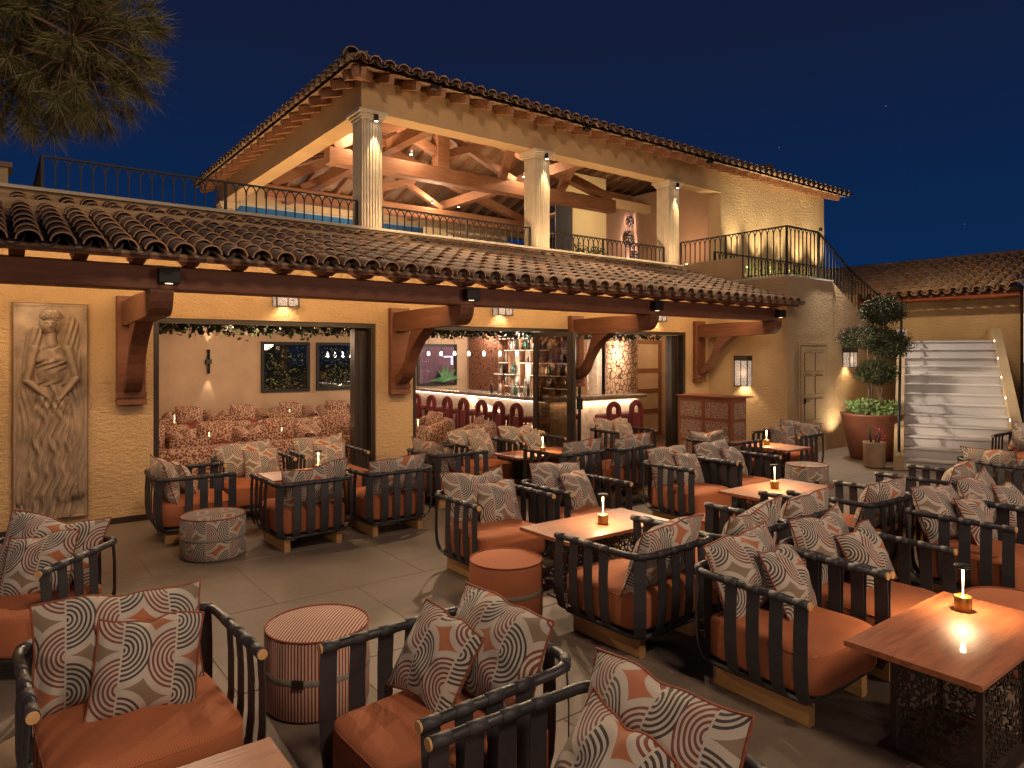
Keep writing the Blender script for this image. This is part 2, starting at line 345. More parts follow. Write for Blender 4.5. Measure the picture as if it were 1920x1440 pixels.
# fill lamps added on unseen posts behind the viewpoint for terrace and house front
for k, (x, y, z, p) in enumerate(((-7.5, -6.0, 4.6, 1000), (1.5, -4.5, 10.0, 2400), (9.5, -6.5, 4.4, 1300))):
    t = thing('added_fill_lamp', ('left', 'middle', 'right')[k] + ' added fill lamp on an unseen post behind the terrace', 'fill lamp', (x, y, 0), 0, 'added fill lamps'); MB().tube([(0, 0, 0), (0, 0, z - .4)], .05, 10).build('pole', M['black'], t); MB().lathe([(0, z - .4), (.12, z - .38), (.06, z - .30), (0, z - .30)], 16).build('collar', M['black'], t)
    light('SPOT', (0, 0, z), p, (1, .74, .53), t, .95, (4.5 - x * .4 - x, (6 if z < 9 else 5) - y, .8), 105, .8)
# ------------------------------------------------------------------ ground and floor
struct(MB().quad((-80, -80, -.06), (120, -80, -.06), (120, 120, -.06), (-80, 120, -.06)).build('ground', M['ground']))
floor = struct(MB().box(-5, 20, -3, 9.0, -.05, -.0035).build('floor', M['grout']))
def slab_mesh(w_, d_):
    b = MB(); c = .004; z = 0.0
    b.add([(0, 0, -.03), (w_, 0, -.03), (w_, d_, -.03), (0, d_, -.03), (0, 0, z - c), (w_, 0, z - c), (w_, d_, z - c), (0, d_, z - c), (c, c, z), (w_ - c, c, z), (w_ - c, d_ - c, z), (c, d_ - c, z)],
          [(0, 1, 5, 4), (1, 2, 6, 5), (2, 3, 7, 6), (3, 0, 4, 7), (4, 5, 9, 8), (5, 6, 10, 9), (6, 7, 11, 10), (7, 4, 8, 11), (8, 9, 10, 11)])
    return b.mesh('slab', M['slab'])
GAP = .007; sl = {}
for j, wy in enumerate(range(-4, 7)):
    y0 = 1.455 + wy * 1.305
    if y0 > 8.98: continue
    d_ = min(1.305, 9.0 - y0) - GAP; x = -4.2 + (.65 if j % 2 else 0) + .11
    while x < 17:
        key = round(d_, 3)
        if key not in sl: sl[key] = slab_mesh(1.305 - GAP, d_)
        inst('slab', sl[key], floor, (x, y0, random.uniform(-.0012, .0012))); x += 1.305

# ------------------------------------------------------------------ lounge building
YW = 9.0; HD = 2.37; TOP = 3.60
bld = thing('lounge_building', 'ochre stucco ground floor with wide open folding doorways under the canopy', 'building', (0, 0, 0))
b = MB(); b.box(-4, 1.53, YW, YW + .25, 0, TOP); b.box(1.53, 4.39, YW, YW + .25, HD, TOP); b.box(4.39, 4.985, YW, YW + .25, 0, TOP); b.box(4.985, 11.27, YW, YW + .25, HD, TOP); b.box(11.27, 12.0, YW, YW + .25, 0, TOP)
b.build('wall', M['wall'], bld)
MB().box(-4, 1.53, YW - .012, YW, 0, .07).build('skirting', M['frame'], bld)
MB().box(-4, 1.2, YW + .25, YW + 7.8, 0, 3.3).build('side_block', M['inwall'], bld)
MB().box(1.2, 13.0, 16.5, 16.7, 0, 3.3).build('back_wall', M['inwall'], bld)
MB().box(1.2, 13.4, YW + .25, 16.5, 2.72, 3.3).build('ceiling', M['inwall'], bld)
MB().box(11.66, 13.4, 11.0, 11.2, 0, 2.72).build('side_wall', M['inwall'], bld)
MB().box(13.2, 13.4, YW + .25, 16.5, 0, 2.72).build('end_wall', M['inwall'], bld)
struct(MB().box(1.2, 13.2, YW, 16.5, -.03, .002).build('lounge_floor', flat('lounge_boards', (.16, .09, .055), .4)))
# ledge that the upper terrace stands on
MB().box(-4, 12.0, 9.86, 10.2, 3.45, 3.86).build('ledge', M['smooth'], bld)
MB().box(-4, 12.0, 9.80, 10.22, 3.86, 3.90).build('coping', M['col'], bld)
MB().box(-4, 12.0, 9.84, 9.86, 3.72, 3.76).build('string_course', M['col'], bld)
MB().box(-4, 18.3, 10.2, 19.0, 3.3, 3.41).build('terrace_floor', M['terrace'], bld)
# door frames, one per opening
def frame(x0, x1):
    g = MB(); g.box(x0, x0 + .06, YW + .03, YW + .16, 0, HD - .06); g.box(x1 - .06, x1, YW + .03, YW + .16, 0, HD - .06); g.box(x0, x1, YW + .03, YW + .16, HD - .06, HD); return g.build('door_frame', M['frame'], bld)
frame(1.535, 4.385); frame(4.99, 11.265)
# folded leaves: stacked at the jambs and one pair standing open
lm = MB(); 
def leaf(a, b_, label=None):
    a = Vector((*a, 0)); b_ = Vector((*b_, 0)); d = (b_ - a); L = d.length; ang = math.atan2(d.y, d.x)
    root = MB(); s_ = .075
    root.box(0, s_, -.03, .03, .03, 2.30); root.box(L - s_, L, -.03, .03, .03, 2.30); root.box(s_, L - s_, -.03, .03, 2.30 - s_, 2.30); root.box(s_, L - s_, -.03, .03, .03, .03 + s_ * 1.4)
    o = root.build('door_leaf', M['frame'], bld, (a.x, a.y, 0), (0, 0, ang)); 
    MB().box(s_, L - s_, -.006, .006, .03 + s_ * 1.4, 2.30 - s_).build('pane', M['dglass'], o)
    MB().box(L - .06, L - .03, -.06, -.03, .95, 1.15).build('handle', M['black'], o); return o
leaf((7.30, 9.02), (7.62, 8.42)); leaf((7.66, 8.42), (8.35, 9.02)); 
for k in range(3):
    for xj in (4.30, 11.18): MB().box(-.03, .03, 0, .07, .03, HD - .07).box(-.03, .03, .075, .15, .03, HD - .07).build('folded_leaf', M['frame'], bld, (xj - k * .066, 9.17, 0))
# inside joinery door
dj = thing('panel_door', 'brown framed wooden door on the beige wall behind the stone column', 'door', (11.80, 10.985, 0))
MB().box(0, .98, -.03, 0, 0, 2.25).build('door_panel', M['inwall'], dj)
for x0, x1, z0, z1 in ((0, .1, 0, 2.25), (.88, .98, 0, 2.25)) + tuple((.1, .88, z, z + .09) for z in (0, .55, 1.02, 1.5, 2.16)): MB().box(x0, x1, -.055, -.03, z0, z1).build('rail', M['door'], dj)

# windows in the back wall
def win(x0, x1, z0, z1, label, kind):
    t = thing('window', label, 'window', (x0, 16.5, z0)); W_, H_ = x1 - x0, z1 - z0; f = .07
    g = MB(); g.box(0, f, -.06, 0, 0, H_); g.box(W_ - f, W_, -.06, 0, 0, H_); g.box(f, W_ - f, -.06, 0, 0, f); g.box(f, W_ - f, -.06, 0, H_ - f, H_); g.build('window_frame', M['black'], t)
    MB().box(f, W_ - f, -.02, -.014, f, H_ - f).build('pane', M['glass'], t)
    MB().box(f, W_ - f, -.004, -.001, f, H_ - f).build('backing', M['darkroom'] if kind else M['mauve'], t); return t
win(5.08, 6.25, 1.02, 2.22, 'dark square window on the lounge back wall nearest the tall wall light', 'g'); win(6.42, 7.70, 1.03, 2.215, 'square lounge window full of lit garden leaves beside the pier', 'g'); win(9.25, 10.52, 1.05, 2.2, 'window behind the bar end with mauve wall and palm', None)
gl = MB(); leaves(gl, [(random.uniform(5.2, 6.15) if random.random() < .4 else random.uniform(6.52, 7.6), 16.5 - random.uniform(.022, .05), 1.1 + random.random() ** 1.3 * 1.0) for _ in range(700)], .07)
tag(gl.build('climbing_plant', leafmat('window_leaf', (.05, .09, .03), (.25, .26, .10))), 'leafy climber seen in the two lounge windows', 'plant')['kind'] = 'stuff'
pm = MB()
for k in range(34):
    a = random.uniform(.2, PI - .2); L = random.uniform(.35, .6); d = Vector((math.cos(a), random.uniform(-.5, -.05), math.sin(a))).normalized(); p = Vector((10.05, 16.38, 1.14)); q = p + d * L; q.z -= .12 * abs(d.x); q.y = min(q.y, 16.44); s_ = Vector((d.z, 0, -d.x)) * .022
    pm.add([p - s_ * .3, (p + q) / 2 + Vector((0, 0, .05)) - s_, q, (p + q) / 2 + Vector((0, 0, .05)) + s_], [(0, 1, 2, 3)])
tag(pm.build('palm', leafmat('palm_leaf', (.06, .22, .09), (.22, .45, .22))), 'green fan palm in front of the mauve window', 'palm')
lt = thing('neon_lamp', 'pale tube lamp bent round in the mauve window', 'lamp', (10.1, 16.44, 1.85)); MB().tube([(0, 0, 0), (.26, 0, 0), (.26, 0, -.22)], .012, 6).build('tube', glow('neon', (.7, .75, 1), 4), lt)

# ------------------------------------------------------------------ canopy
cn = thing('tiled_canopy', 'tiled canopy on dark timber beam and brackets along the ground floor', 'canopy')
CX0, CX1 = -1.75, 12.0; EY, EZ, SL = 6.93, 2.86, .30
def rz_(y): return EZ + SL * (y - EY)
th = math.atan(SL); cs, sn = math.cos(th), math.sin(th)
MB().prism([(6.96, rz_(6.96) - .03), (9.86, rz_(9.86) - .03), (9.86, rz_(9.86) - .005), (6.96, rz_(6.96) - .005)], 'x', CX0, CX1 - .02).build('boarding', M['board'], cn)
MB().box(CX0, 11.72, 7.22, 7.44, 2.55, 2.782, .012).build('beam', M['beam'], cn)
MB().box(CX0, CX1 - .03, 6.965, 6.99, 2.806, 2.862).build('fascia', M['beam'], cn)
MB().box(CX0, CX1, 8.9, 9.0, 3.08, 3.30).build('wall_plate', M['beam'], cn)
rm = None
x = CX0 + .12
while x < CX1 - .1:
    if rm is None: rm = MB().prism([(6.99, rz_(6.99) - .03), (9.0, rz_(9.0) - .03), (9.0, rz_(9.0) - .165), (7.30, rz_(7.30) - .165), (7.215, 2.780), (7.10, 2.782), (6.99, 2.808)], 'x', -.055, .055).mesh('rafter', M['beamY'])
    inst('rafter', rm, cn, (x, 0, 0)); x += .452
# brackets
BX = (1.29, 4.73, 8.20, 11.62)
def bez(p0, p1, p2, n=7): return [((1 - t) ** 2 * p0[0] + 2 * t * (1 - t) * p1[0] + t * t * p2[0], (1 - t) ** 2 * p0[1] + 2 * t * (1 - t) * p1[1] + t * t * p2[1]) for t in [i / (n - 1) for i in range(n)]]
arm = MB().prism([(8.93, 2.53), (8.93, 2.27)] + [(8.6, 2.26)] + [(7.32, 2.31)] + bez((7.32, 2.31), (7.17, 2.34), (7.15, 2.52), 5)[1:] + [(7.15, 2.55), (8.2, 2.55)], 'x', -.10, .10).mesh('bracket_arm', M['beamY'])
brc = MB().prism(bez((8.90, 1.62), (8.62, 1.72), (8.46, 2.268)) + [(8.08, 2.278)] + bez((8.08, 2.278), (8.48, 2.05), (8.62, 1.72))[1:] + bez((8.62, 1.72), (8.70, 1.55), (8.88, 1.50))[1:], 'x', -.085, .085).mesh('bracket_brace', M['beamY'])
post = MB().box(-.15, .15, 8.90, 8.999, 1.42, 2.60, .01).mesh('bracket_post', M['beam'])
foot = MB().box(-.155, .155, 8.885, 8.9, 1.44, 1.50).box(-.155, .155, 8.88, 8.9, 1.36, 1.42).box(-.15, .15, 8.89, 8.998, 1.36, 1.42).mesh('bracket_foot', M['beam'])
for k, bx in enumerate(BX):
    o = inst('bracket', post, cn, (bx, 0, 0)); inst('bracket_arm', arm, o); inst('bracket_brace', brc, o); inst('bracket_foot', foot, o)
# roof tiles
def cover_mesh(L, r0, r1, n=8, t=.013):
    """half pipe cover tile, open end at y=0 (lower, radius r0)"""
    b_ = MB(); vs = []
    for y, r_ in ((0, r0), (L, r1)):
        for k in range(n + 1):
            a = PI * k / n; vs.append((-r_ * math.cos(a), y, r_ * math.sin(a) * .92))
    m = n + 1; fs = [(k + 1, k, m + k, m + k + 1) for k in range(n)]
    b_.add(vs, fs, None, True)
    vi = [(-(r0 - t) * math.cos(PI * k / n), 0, (r0 - t) * math.sin(PI * k / n) * .92) for k in range(n + 1)]; vi2 = [(-(r1 - t) * math.cos(PI * k / n), L, (r1 - t) * math.sin(PI * k / n) * .92) for k in range(n + 1)]
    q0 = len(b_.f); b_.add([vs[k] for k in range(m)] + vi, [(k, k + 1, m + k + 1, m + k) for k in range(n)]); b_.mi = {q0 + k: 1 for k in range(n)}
    b_.add(vi + vi2, [(k, k + 1, m + k + 1, m + k) for k in range(n)], None, True); return b_
PITCH = .236; EXPO = .325
def tile_roof(parent, origin, ux, uy, ncol, nrow, slope, keep=300, cond=None, cap=300, pans=True):
    """origin: lower left of the eave; ux along the eave, uy horizontal up-slope direction"""
    ux = Vector(ux); uy = Vector(uy); up = (uy * math.cos(slope) + Vector((0, 0, 1)) * math.sin(slope)); nz = ux.cross(up).normalized()
    if nz.z < 0: nz = -nz; 
    xa = up.cross(nz)
    base = Matrix((xa, up, nz)).transposed()
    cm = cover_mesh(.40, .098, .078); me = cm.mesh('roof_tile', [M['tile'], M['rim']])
    cells = []
    for j in range(nrow):
        for i in range(ncol):
            u_ = (i + .5) * PITCH; s_ = j * EXPO
            if cond and not cond(u_, s_ * math.cos(slope)): continue
            p = Vector(origin) + ux * u_ + up * (s_ - .02) + nz * (.030 + random.uniform(-.004, .004)); cells.append((p, i, j))
    eye = Vector((0, 0, 1.95)); cells.sort(key=lambda c_: (c_[0] - eye).length)
    rest = MB(); tilt = math.atan(.022 / EXPO)
    for q, (p, i, j) in enumerate(cells):
        rot = base @ Matrix.Rotation(-tilt * .6 + random.uniform(-.01, .01), 3, 'X') @ Matrix.Rotation(random.uniform(-.035, .035), 3, 'Z') @ Matrix.Rotation(random.uniform(-.04, .04), 3, 'Y')
        if q < cap: inst('roof_tile', me, parent, p, rot.to_euler())
        else:
            m4 = Matrix.Translation(p) @ rot.to_4x4(); q0 = len(rest.f); rest.add([m4 @ Vector(v_) for v_ in cm.v], cm.f, None, True); rest.mi.update({q0 + k: v_ for k, v_ in cm.mi.items()})
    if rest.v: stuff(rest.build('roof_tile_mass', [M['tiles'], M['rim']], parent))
    if pans:
        pm_ = MB(); n = 6
        for i in range(ncol + 1):
            for j in range(nrow):
                u_ = i * PITCH
                if cond and not cond(u_, j * EXPO * math.cos(slope)): continue
                vs = []
                for y, r_, h in ((j * EXPO - .055, .088, .088), (j * EXPO + .30, .098, .108)):
                    for k in range(n + 1):
                        a = PI * k / n; vs.append(Vector(origin) + ux * (u_ - r_ * math.cos(a)) + up * y + nz * (h - .03 - .078 * math.sin(a)))
                m = n + 1; pm_.add(vs, [(k, k + 1, m + k + 1, m + k) for k in range(n)], None, True)
        stuff(pm_.build('pan_tile_mass', M['tiles'], parent))
tile_roof(cn, (CX0, EY, EZ), (1, 0, 0), (0, 1, 0), int((CX1 - CX0) / PITCH), 10, th)
# canopy light: a warm LED strip tucked behind the beam, washing the wall
ls = thing('led_strip', 'warm light strip hidden behind the canopy beam', 'light strip', (0, 7.47, 2.77)); MB().box(CX0, 11.6, -.01, .012, -.012, .0).build('strip', M['led'], ls)
for k in range(4):
    x0 = -1.7 + k * 3.4; light('AREA', (x0 + 1.7, .03, .01), 38, (1, .66, .34), ls, 3.3, sy=.04, rot=(R(62), 0, 0)); light('AREA', (x0 + 1.7, .05, .02), 34, (1, .66, .34), ls, 3.3, sy=.04, rot=(R(165), 0, 0))
# spots on the beam
for k, (bx, lab) in enumerate(zip(BX, ('over the bracket by the carved panel', 'over the bracket on the doorway pier', 'over the bracket beside the folded glass doors', 'over the last bracket next to the stair tower'))):
    t = thing('beam_spotlight', 'black box spotlight on the canopy beam ' + lab, 'spotlight', (bx + .06, 7.215, 2.68)); MB().box(-.09, .09, -.11, 0, -.07, .07, .008).build('housing', M['black'], t); MB().disc(.035, 0, 12).build('lens', M['led'], t, (0, -.06, -.072), (PI, 0, 0))
    light('SPOT', (0, -.13, -.03), (200, 270, 300, 200)[k], (1, .72, .45), t, .03, (-.6, -4.4, -2.6), 120, .7)
    if k == 2: light('SPOT', (.05, -.14, -.03), 1250, (1, .86, .70), t, .22, (5.75, -1.75, -1.75), 27, .5)

# wall sconces
def sconce(loc, rz, label, p=5, drop=.42):
    t = thing('wall_lantern', label, 'wall lamp', loc, rz)
    g = MB(); w_, d_, h_ = .15, .16, drop
    for sx_ in (-w_, w_ - .016): g.box(sx_, sx_ + .016, -d_, -d_ + .016, 0, h_); g.box(sx_, sx_ + .016, -.016, 0, 0, h_)
    g.box(-.008, .008, -d_ - .003, -d_ + .013, 0, h_); g.box(-w_ - .008, w_ + .008, -d_ - .008, 0, h_, h_ + .10); g.box(-w_, w_, -d_, -d_ + .012, -.012, .006); g.build('cage', M['iron'], t)
    h = MB(); h.box(-w_ + .016, w_ - .016, -d_ + .004, -d_ + .009, .0, h_); h.box(-w_ + .003, -w_ + .008, -d_ + .016, -.016, 0, h_); h.box(w_ - .008, w_ - .003, -d_ + .016, -.016, 0, h_); h.build('fret_panel', M['fret'], t)
    light('SPOT', (0, -d_ / 2, .05), p * 2.2, WARM, t, .05, (0, -d_ * .2, -1.5), 110, .35); light('POINT', (0, -d_ / 2 - .16, h_ * .5), p * .45, WARM, t, .08)
    return t
sconce((3.07, 9.0, 2.555), 0, 'fretwork wall lantern above the left doorway', 5, .27); sconce((6.58, 9.0, 2.56), 0, 'fretwork wall lantern above the bar doorway', 5, .27); sconce((10.34, 9.0, 2.57), 0, 'fretwork wall lantern tucked behind the third canopy bracket', 4, .27)
sconce((12.0, 8.12, 1.30), R(-90), 'tall fretwork lantern on the ochre side of the stair tower', 9, .50); sconce((14.18, 7.2, 1.66), 0, 'small fretwork lantern beside the cloud topiary', 6, .30)

# ------------------------------------------------------------------ carved relief (a plain draped figure)
def relief():
    nx, ny = 120, 400; Wd, Ht = .66, 2.33
    X, Y = np.meshgrid(np.linspace(-Wd / 2, Wd / 2, nx), np.linspace(0, Ht, ny)); H = np.zeros_like(X); Yp = Y; Y = Yp * .925 + .03; X = X * .93
    def cap(p, q, r0, r1, h):
        px, py = q[0] - p[0], q[1] - p[1]; L = px * px + py * py; t = np.clip(((X - p[0]) * px + (Y - p[1]) * py) / L, 0, 1)
        d = np.hypot(X - p[0] - t * px, Y - p[1] - t * py); r = r0 + (r1 - r0) * t; return h * np.sqrt(np.clip(1 - (d / r) ** 2, 0, 1))
    def ell(cx, cy, rx, ry, h, rot=0):
        c_, s_ = math.cos(rot), math.sin(rot); u = ((X - cx) * c_ + (Y - cy) * s_) / rx; v = (-(X - cx) * s_ + (Y - cy) * c_) / ry; return h * np.sqrt(np.clip(1 - u * u - v * v, 0, 1))
    wob = .02 * np.sin(Y * 9) + .012 * np.sin(Y * 23 + 1)
    robe = np.maximum.reduce([cap((.0, 1.25), (-.02, .16), .17, .24, .055), cap((.06, 1.2), (.10, .28), .12, .13, .065), cap((-.06, 1.2), (-.09, .30), .11, .10, .06), ell(0, 1.22, .17, .20, .07)])
    fold = (np.sin((X + wob + .12 * (Y - .8) * X) * 95) * .5 + np.sin((X * .8 + Y * .16 + wob) * 61) * .5) * .015 + np.sin((X * 1.3 - Y * .22 + wob) * 140) * .004
    sw = np.sin((Y * .9 + X * 1.3 + .05 * np.sin(X * 18)) * 48) * .008 * np.exp(-((Y - 1.2) / .17) ** 2)
    robe = np.where(robe > .008, robe + fold * np.clip(robe / .03, 0, 1) + sw, robe)
    torso = np.maximum.reduce([ell(0, 1.55, .145, .27, .06), ell(-.065, 1.63, .07, .075, .075), ell(.065, 1.63, .07, .075, .075)])
    torso = np.where(torso > .01, torso + np.sin((X * .7 - Y * .8 + .04 * np.sin(Y * 30)) * 70) * .006, torso)
    veil = np.maximum(cap((.15, 1.98), (.22, .30), .09, .10, .03), cap((-.14, 1.90), (-.21, .30), .07, .12, .03)); veil = np.where(veil > .004, veil + np.sin((X * 1.1 + .06 * np.sin(Y * 5)) * 120) * .005, veil)
    arms = np.maximum.reduce([cap((-.14, 1.73), (-.20, 1.42), .05, .042, .07), cap((-.20, 1.42), (-.05, 1.27), .042, .030, .075), cap((.14, 1.73), (.21, 1.44), .05, .042, .065), cap((.21, 1.44), (.07, 1.24), .042, .03, .08), ell(-.03, 1.26, .035, .03, .085), ell(.05, 1.235, .035, .03, .085)])
    head = np.maximum.reduce([ell(.0, 2.0, .105, .125, .055), ell(-.012, 1.975, .068, .098, .085), cap((0, 1.92), (0, 1.78), .042, .055, .05)])
    hair = ell(.0, 2.06, .098, .075, .08); hair = np.where(hair > .01, hair + np.sin(X * 160 + 8 * np.sin(Y * 60)) * .006, hair)
    H = np.maximum.reduce([veil, robe, torso, arms, head, hair])
    H += ell(-.012, 1.965, .010, .026, .014); H -= ell(-.040, 1.985, .017, .008, .012) + ell(.016, 1.985, .017, .008, .012); H -= ell(-.012, 1.915, .022, .005, .010)
    bg_ = .004 + .004 * np.sin(X * 26 + 3 * np.sin(Y * 5)) * np.sin(Y * 4 + X * 9); H = np.maximum(H, np.maximum(bg_, 0))
    X = X / .93; Y = Yp; rim = np.minimum(np.minimum(X + Wd / 2, Wd / 2 - X), np.minimum(Y, Ht - Y)); H = np.where(rim < .018, .012, H)
    k = H.copy(); k[1:-1, 1:-1] = (H[1:-1, 1:-1] * 2 + H[:-2, 1:-1] + H[2:, 1:-1] + H[1:-1, :-2] + H[1:-1, 2:]) / 6
    k = H * 1.0 + (H - k) * 1.5; k = k * 1.6; vs = [(X[j, i], -.05 - k[j, i], Y[j, i]) for j in range(ny) for i in range(nx)]
    fs = [(j * nx + i, j * nx + i + 1, (j + 1) * nx + i + 1, (j + 1) * nx + i) for j in range(ny - 1) for i in range(nx - 1)]
    b_ = MB().add(vs, fs, None, True); return b_
t = thing('carved_panel', 'tall stone relief panel of a draped standing figure on the ochre wall', 'relief', (.525, 9.0, .15)); MB().box(-.345, .345, -.045, -.001, -.012, 2.342).build('backing_slab', flat('slab_edge', (.20, .12, .075), .9), t); relief().build('carving', M['relief'], t)
light('SPOT', (-.22, -.34, 2.60), 11, (1, .76, .5), t, .02, (.05, -.06, .7), 95, .8)  # raking spot added to bring out the carving

# ------------------------------------------------------------------ upper pavilion
pv = thing('upper_pavilion', 'open upper pavilion with fluted columns, timber trusses and tiled hipped roof', 'pavilion')
PX0, PX1, PY0, PY1, PE, PS = 4.2, 18.6, 9.4, 18.9, 6.22, .33; pth = math.atan(PS); MIDY = (PY0 + PY1) / 2; HIP = (PY1 - PY0) / 2; RZ = PE + HIP * PS
def column(x, front=True):
    n = 7; pw = .34 / n; poly = []
    # fluted shaft: square plan with grooves on all four sides
    def side(px, py, dx, dy, nx_, ny_):
        for k in range(n):
            for t_, dp in ((.0, 0), (.12, 0), (.3, .02), (.7, .02), (.88, 0)):
                a = (k + t_) * pw; poly.append((px + dx * a + nx_ * -dp, py + dy * a + ny_ * -dp))
    side(-.17, -.17, 1, 0, 0, -1); side(.17, -.17, 0, 1, 1, 0); side(.17, .17, -1, 0, 0, 1); side(-.17, .17, 0, -1, -1, 0)
    return MB().prism(poly, 'z', 0, 1.72)
shaft = column(0).mesh('column', M['col']); capm = MB().box(-.19, .19, -.19, .19, 1.72, 1.76).box(-.215, .215, -.215, .215, 1.76, 1.80).box(-.25, .25, -.25, .25, 1.80, 1.85).mesh('capital', M['col']); basem = MB().box(-.185, .185, -.185, .185, -.05, .03).mesh('column_base', M['col'])
for k, (x, y) in enumerate(((4.75, 10.05), (8.21, 10.05), (11.95, 10.05), (4.78, 18.2))):
    o = inst('column', shaft, pv, (x, y, 3.87)); inst('capital', capm, o); inst('column_base', basem, o)
MB().box(4.58, 13.68, 9.90, 10.24, 5.72, 6.24).build('architrave', M['smooth'], pv)
MB().box(4.582, 4.92, 10.24, 18.05, 5.72, 6.24).build('side_architrave', M['smooth'], pv)
MB().box(4.584, 18.3, 18.05, 18.4, 5.77, 6.24).build('back_architrave', M['cream'], pv)
MB().box(13.66, 18.29, 9.905, 10.25, 3.3, 6.25).build('front_wall', M['tower'], pv)
MB().box(18.04, 18.292, 10.25, 18.05, 3.3, 6.25).build('end_wall', M['tower'], pv)
# ceiling boards: four planes, rafters under them
def cz(dx): return PE + PS * dx - .035
A = (PX0 + .05, PY0 + .05); 
bd = MB()
def plane4(pts): bd.add([(p[0], p[1], p[2]) for p in pts] + [(p[0], p[1], p[2] + .025) for p in pts], [tuple(range(len(pts)))[::-1], tuple(range(len(pts), 2 * len(pts)))])
rx0, rx1 = PX0 + HIP, PX1
plane4([(PX0, PY0, cz(0)), (PX1, PY0, cz(0)), (PX1, MIDY, cz(HIP)), (rx0, MIDY, cz(HIP))]); plane4([(PX1, PY1, cz(0)), (PX0, PY1, cz(0)), (rx0, MIDY, cz(HIP)), (PX1, MIDY, cz(HIP))]); plane4([(PX0, PY1, cz(0)), (PX0, PY0, cz(0)), (rx0, MIDY, cz(HIP))])
bd.build('boarding', M['board'], pv)
def rafter_bar(p, q): return MB().bar(p, q, .085, .13)
x = PX0 + .2
while x < PX1 - .1:
    reach = min(HIP, max(.25, x - PX0)); d_ = .085
    rafter_bar((x, PY0 + .03, cz(.03) - d_), (x, PY0 + reach, cz(reach) - d_)).build('rafter', M['truss'] , pv); rafter_bar((x, PY1 - .03, cz(.03) - d_), (x, PY1 - reach, cz(reach) - d_)).build('rafter', M['truss'], pv); x += .46
y = PY0 + .35
while y < PY1 - .3:
    reach = min(y - PY0, PY1 - y); rafter_bar((PX0 + .03, y, cz(.03) - .085), (PX0 + reach, y, cz(reach) - .085)).build('rafter', M['truss'], pv); y += .46
for k_ in (1, -1):
    ya = PY0 if k_ > 0 else PY1; MB().bar((PX0 + .1, ya + .1 * k_, cz(.1) - .1), (rx0, MIDY, cz(HIP) - .1), .12, .16).build('hip_rafter', M['truss'], pv)
MB().bar((rx0, MIDY, cz(HIP) - .14), (PX1 - .3, MIDY, cz(HIP) - .14), .14, .22).build('ridge_beam', M['truss'], pv)
# trusses along the long side
def truss(y, kx, x0, x1, zt=5.42):
    hz = min(cz(y - PY0), cz(PY1 - y)) - .12
    MB().box(x0, x1, y - .13, y + .13, zt, zt + .30, .015).build('tie_beam', M['truss'], pv)
    MB().box(kx - .14, kx + .14, y - .12, y + .12, zt + .30, hz).build('king_post', M['truss'], pv)
    for s_ in (-1, 1):
        xe = x0 if s_ < 0 else x1
        MB().bar((kx + s_ * .14, y, hz - .10), (xe - s_ * .1, y, zt + .34), .2, .2).build('principal_rafter', M['truss'], pv)
        MB().bar((kx + s_ * .14, y, zt + .62), (kx + s_ * 1.05, y, zt + .98), .16, .16).build('strut', M['truss'], pv)
        MB().bar((kx + s_ * .14, y + .02, hz - .5), (kx + s_ * 1.9, y + .02, zt + .34), .13, .13).build('brace', M['truss'], pv)
truss(12.1, 7.35, 4.92, 12.3); truss(15.6, 7.6, 4.92, 12.3)
for x in (6.2, 9.9): MB().box(x - .1, x + .1, 10.24, 18.05, 5.86, 6.08).build('cross_beam', M['truss'], pv)
for x in (5.9, 8.9, 10.6): MB().bar((x, 12.1, 5.75), (x - .9, 10.3, 6.35), .16, .18).build('strut', M['truss'], pv)
# roof tiles
ncf = int((PX1 - PX0) / PITCH); nls = int((PY1 - PY0) / PITCH)
tile_roof(pv, (PX0, PY0 - .03, PE + .02), (1, 0, 0), (0, 1, 0), ncf, 14, pth, cond=lambda u_, s_: u_ > s_ - .05, cap=170)
tile_roof(pv, (PX0 - .03, PY1, PE + .02), (0, -1, 0), (1, 0, 0), nls, 14, pth, cond=lambda u_, s_: u_ > s_ - .05 and (PY1 - PY0) - u_ > s_ - .05, cap=110)
rt = MB(); rt.add([(PX1, PY1, PE + .05), (PX0, PY1, PE + .05), (rx0, MIDY, RZ + .05), (PX1, MIDY, RZ + .05)], [(0, 1, 2, 3)]); rt.build('back_roof', M['tiles'], pv)
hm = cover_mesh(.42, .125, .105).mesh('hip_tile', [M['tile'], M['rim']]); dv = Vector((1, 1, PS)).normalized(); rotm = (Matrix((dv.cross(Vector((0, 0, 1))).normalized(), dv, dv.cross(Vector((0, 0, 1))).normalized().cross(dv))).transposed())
for k in range(16): inst('hip_tile', hm, pv, Vector((PX0 - .02, PY0 - .02, PE + .075)) + dv * (.34 * k), rotm.to_euler())
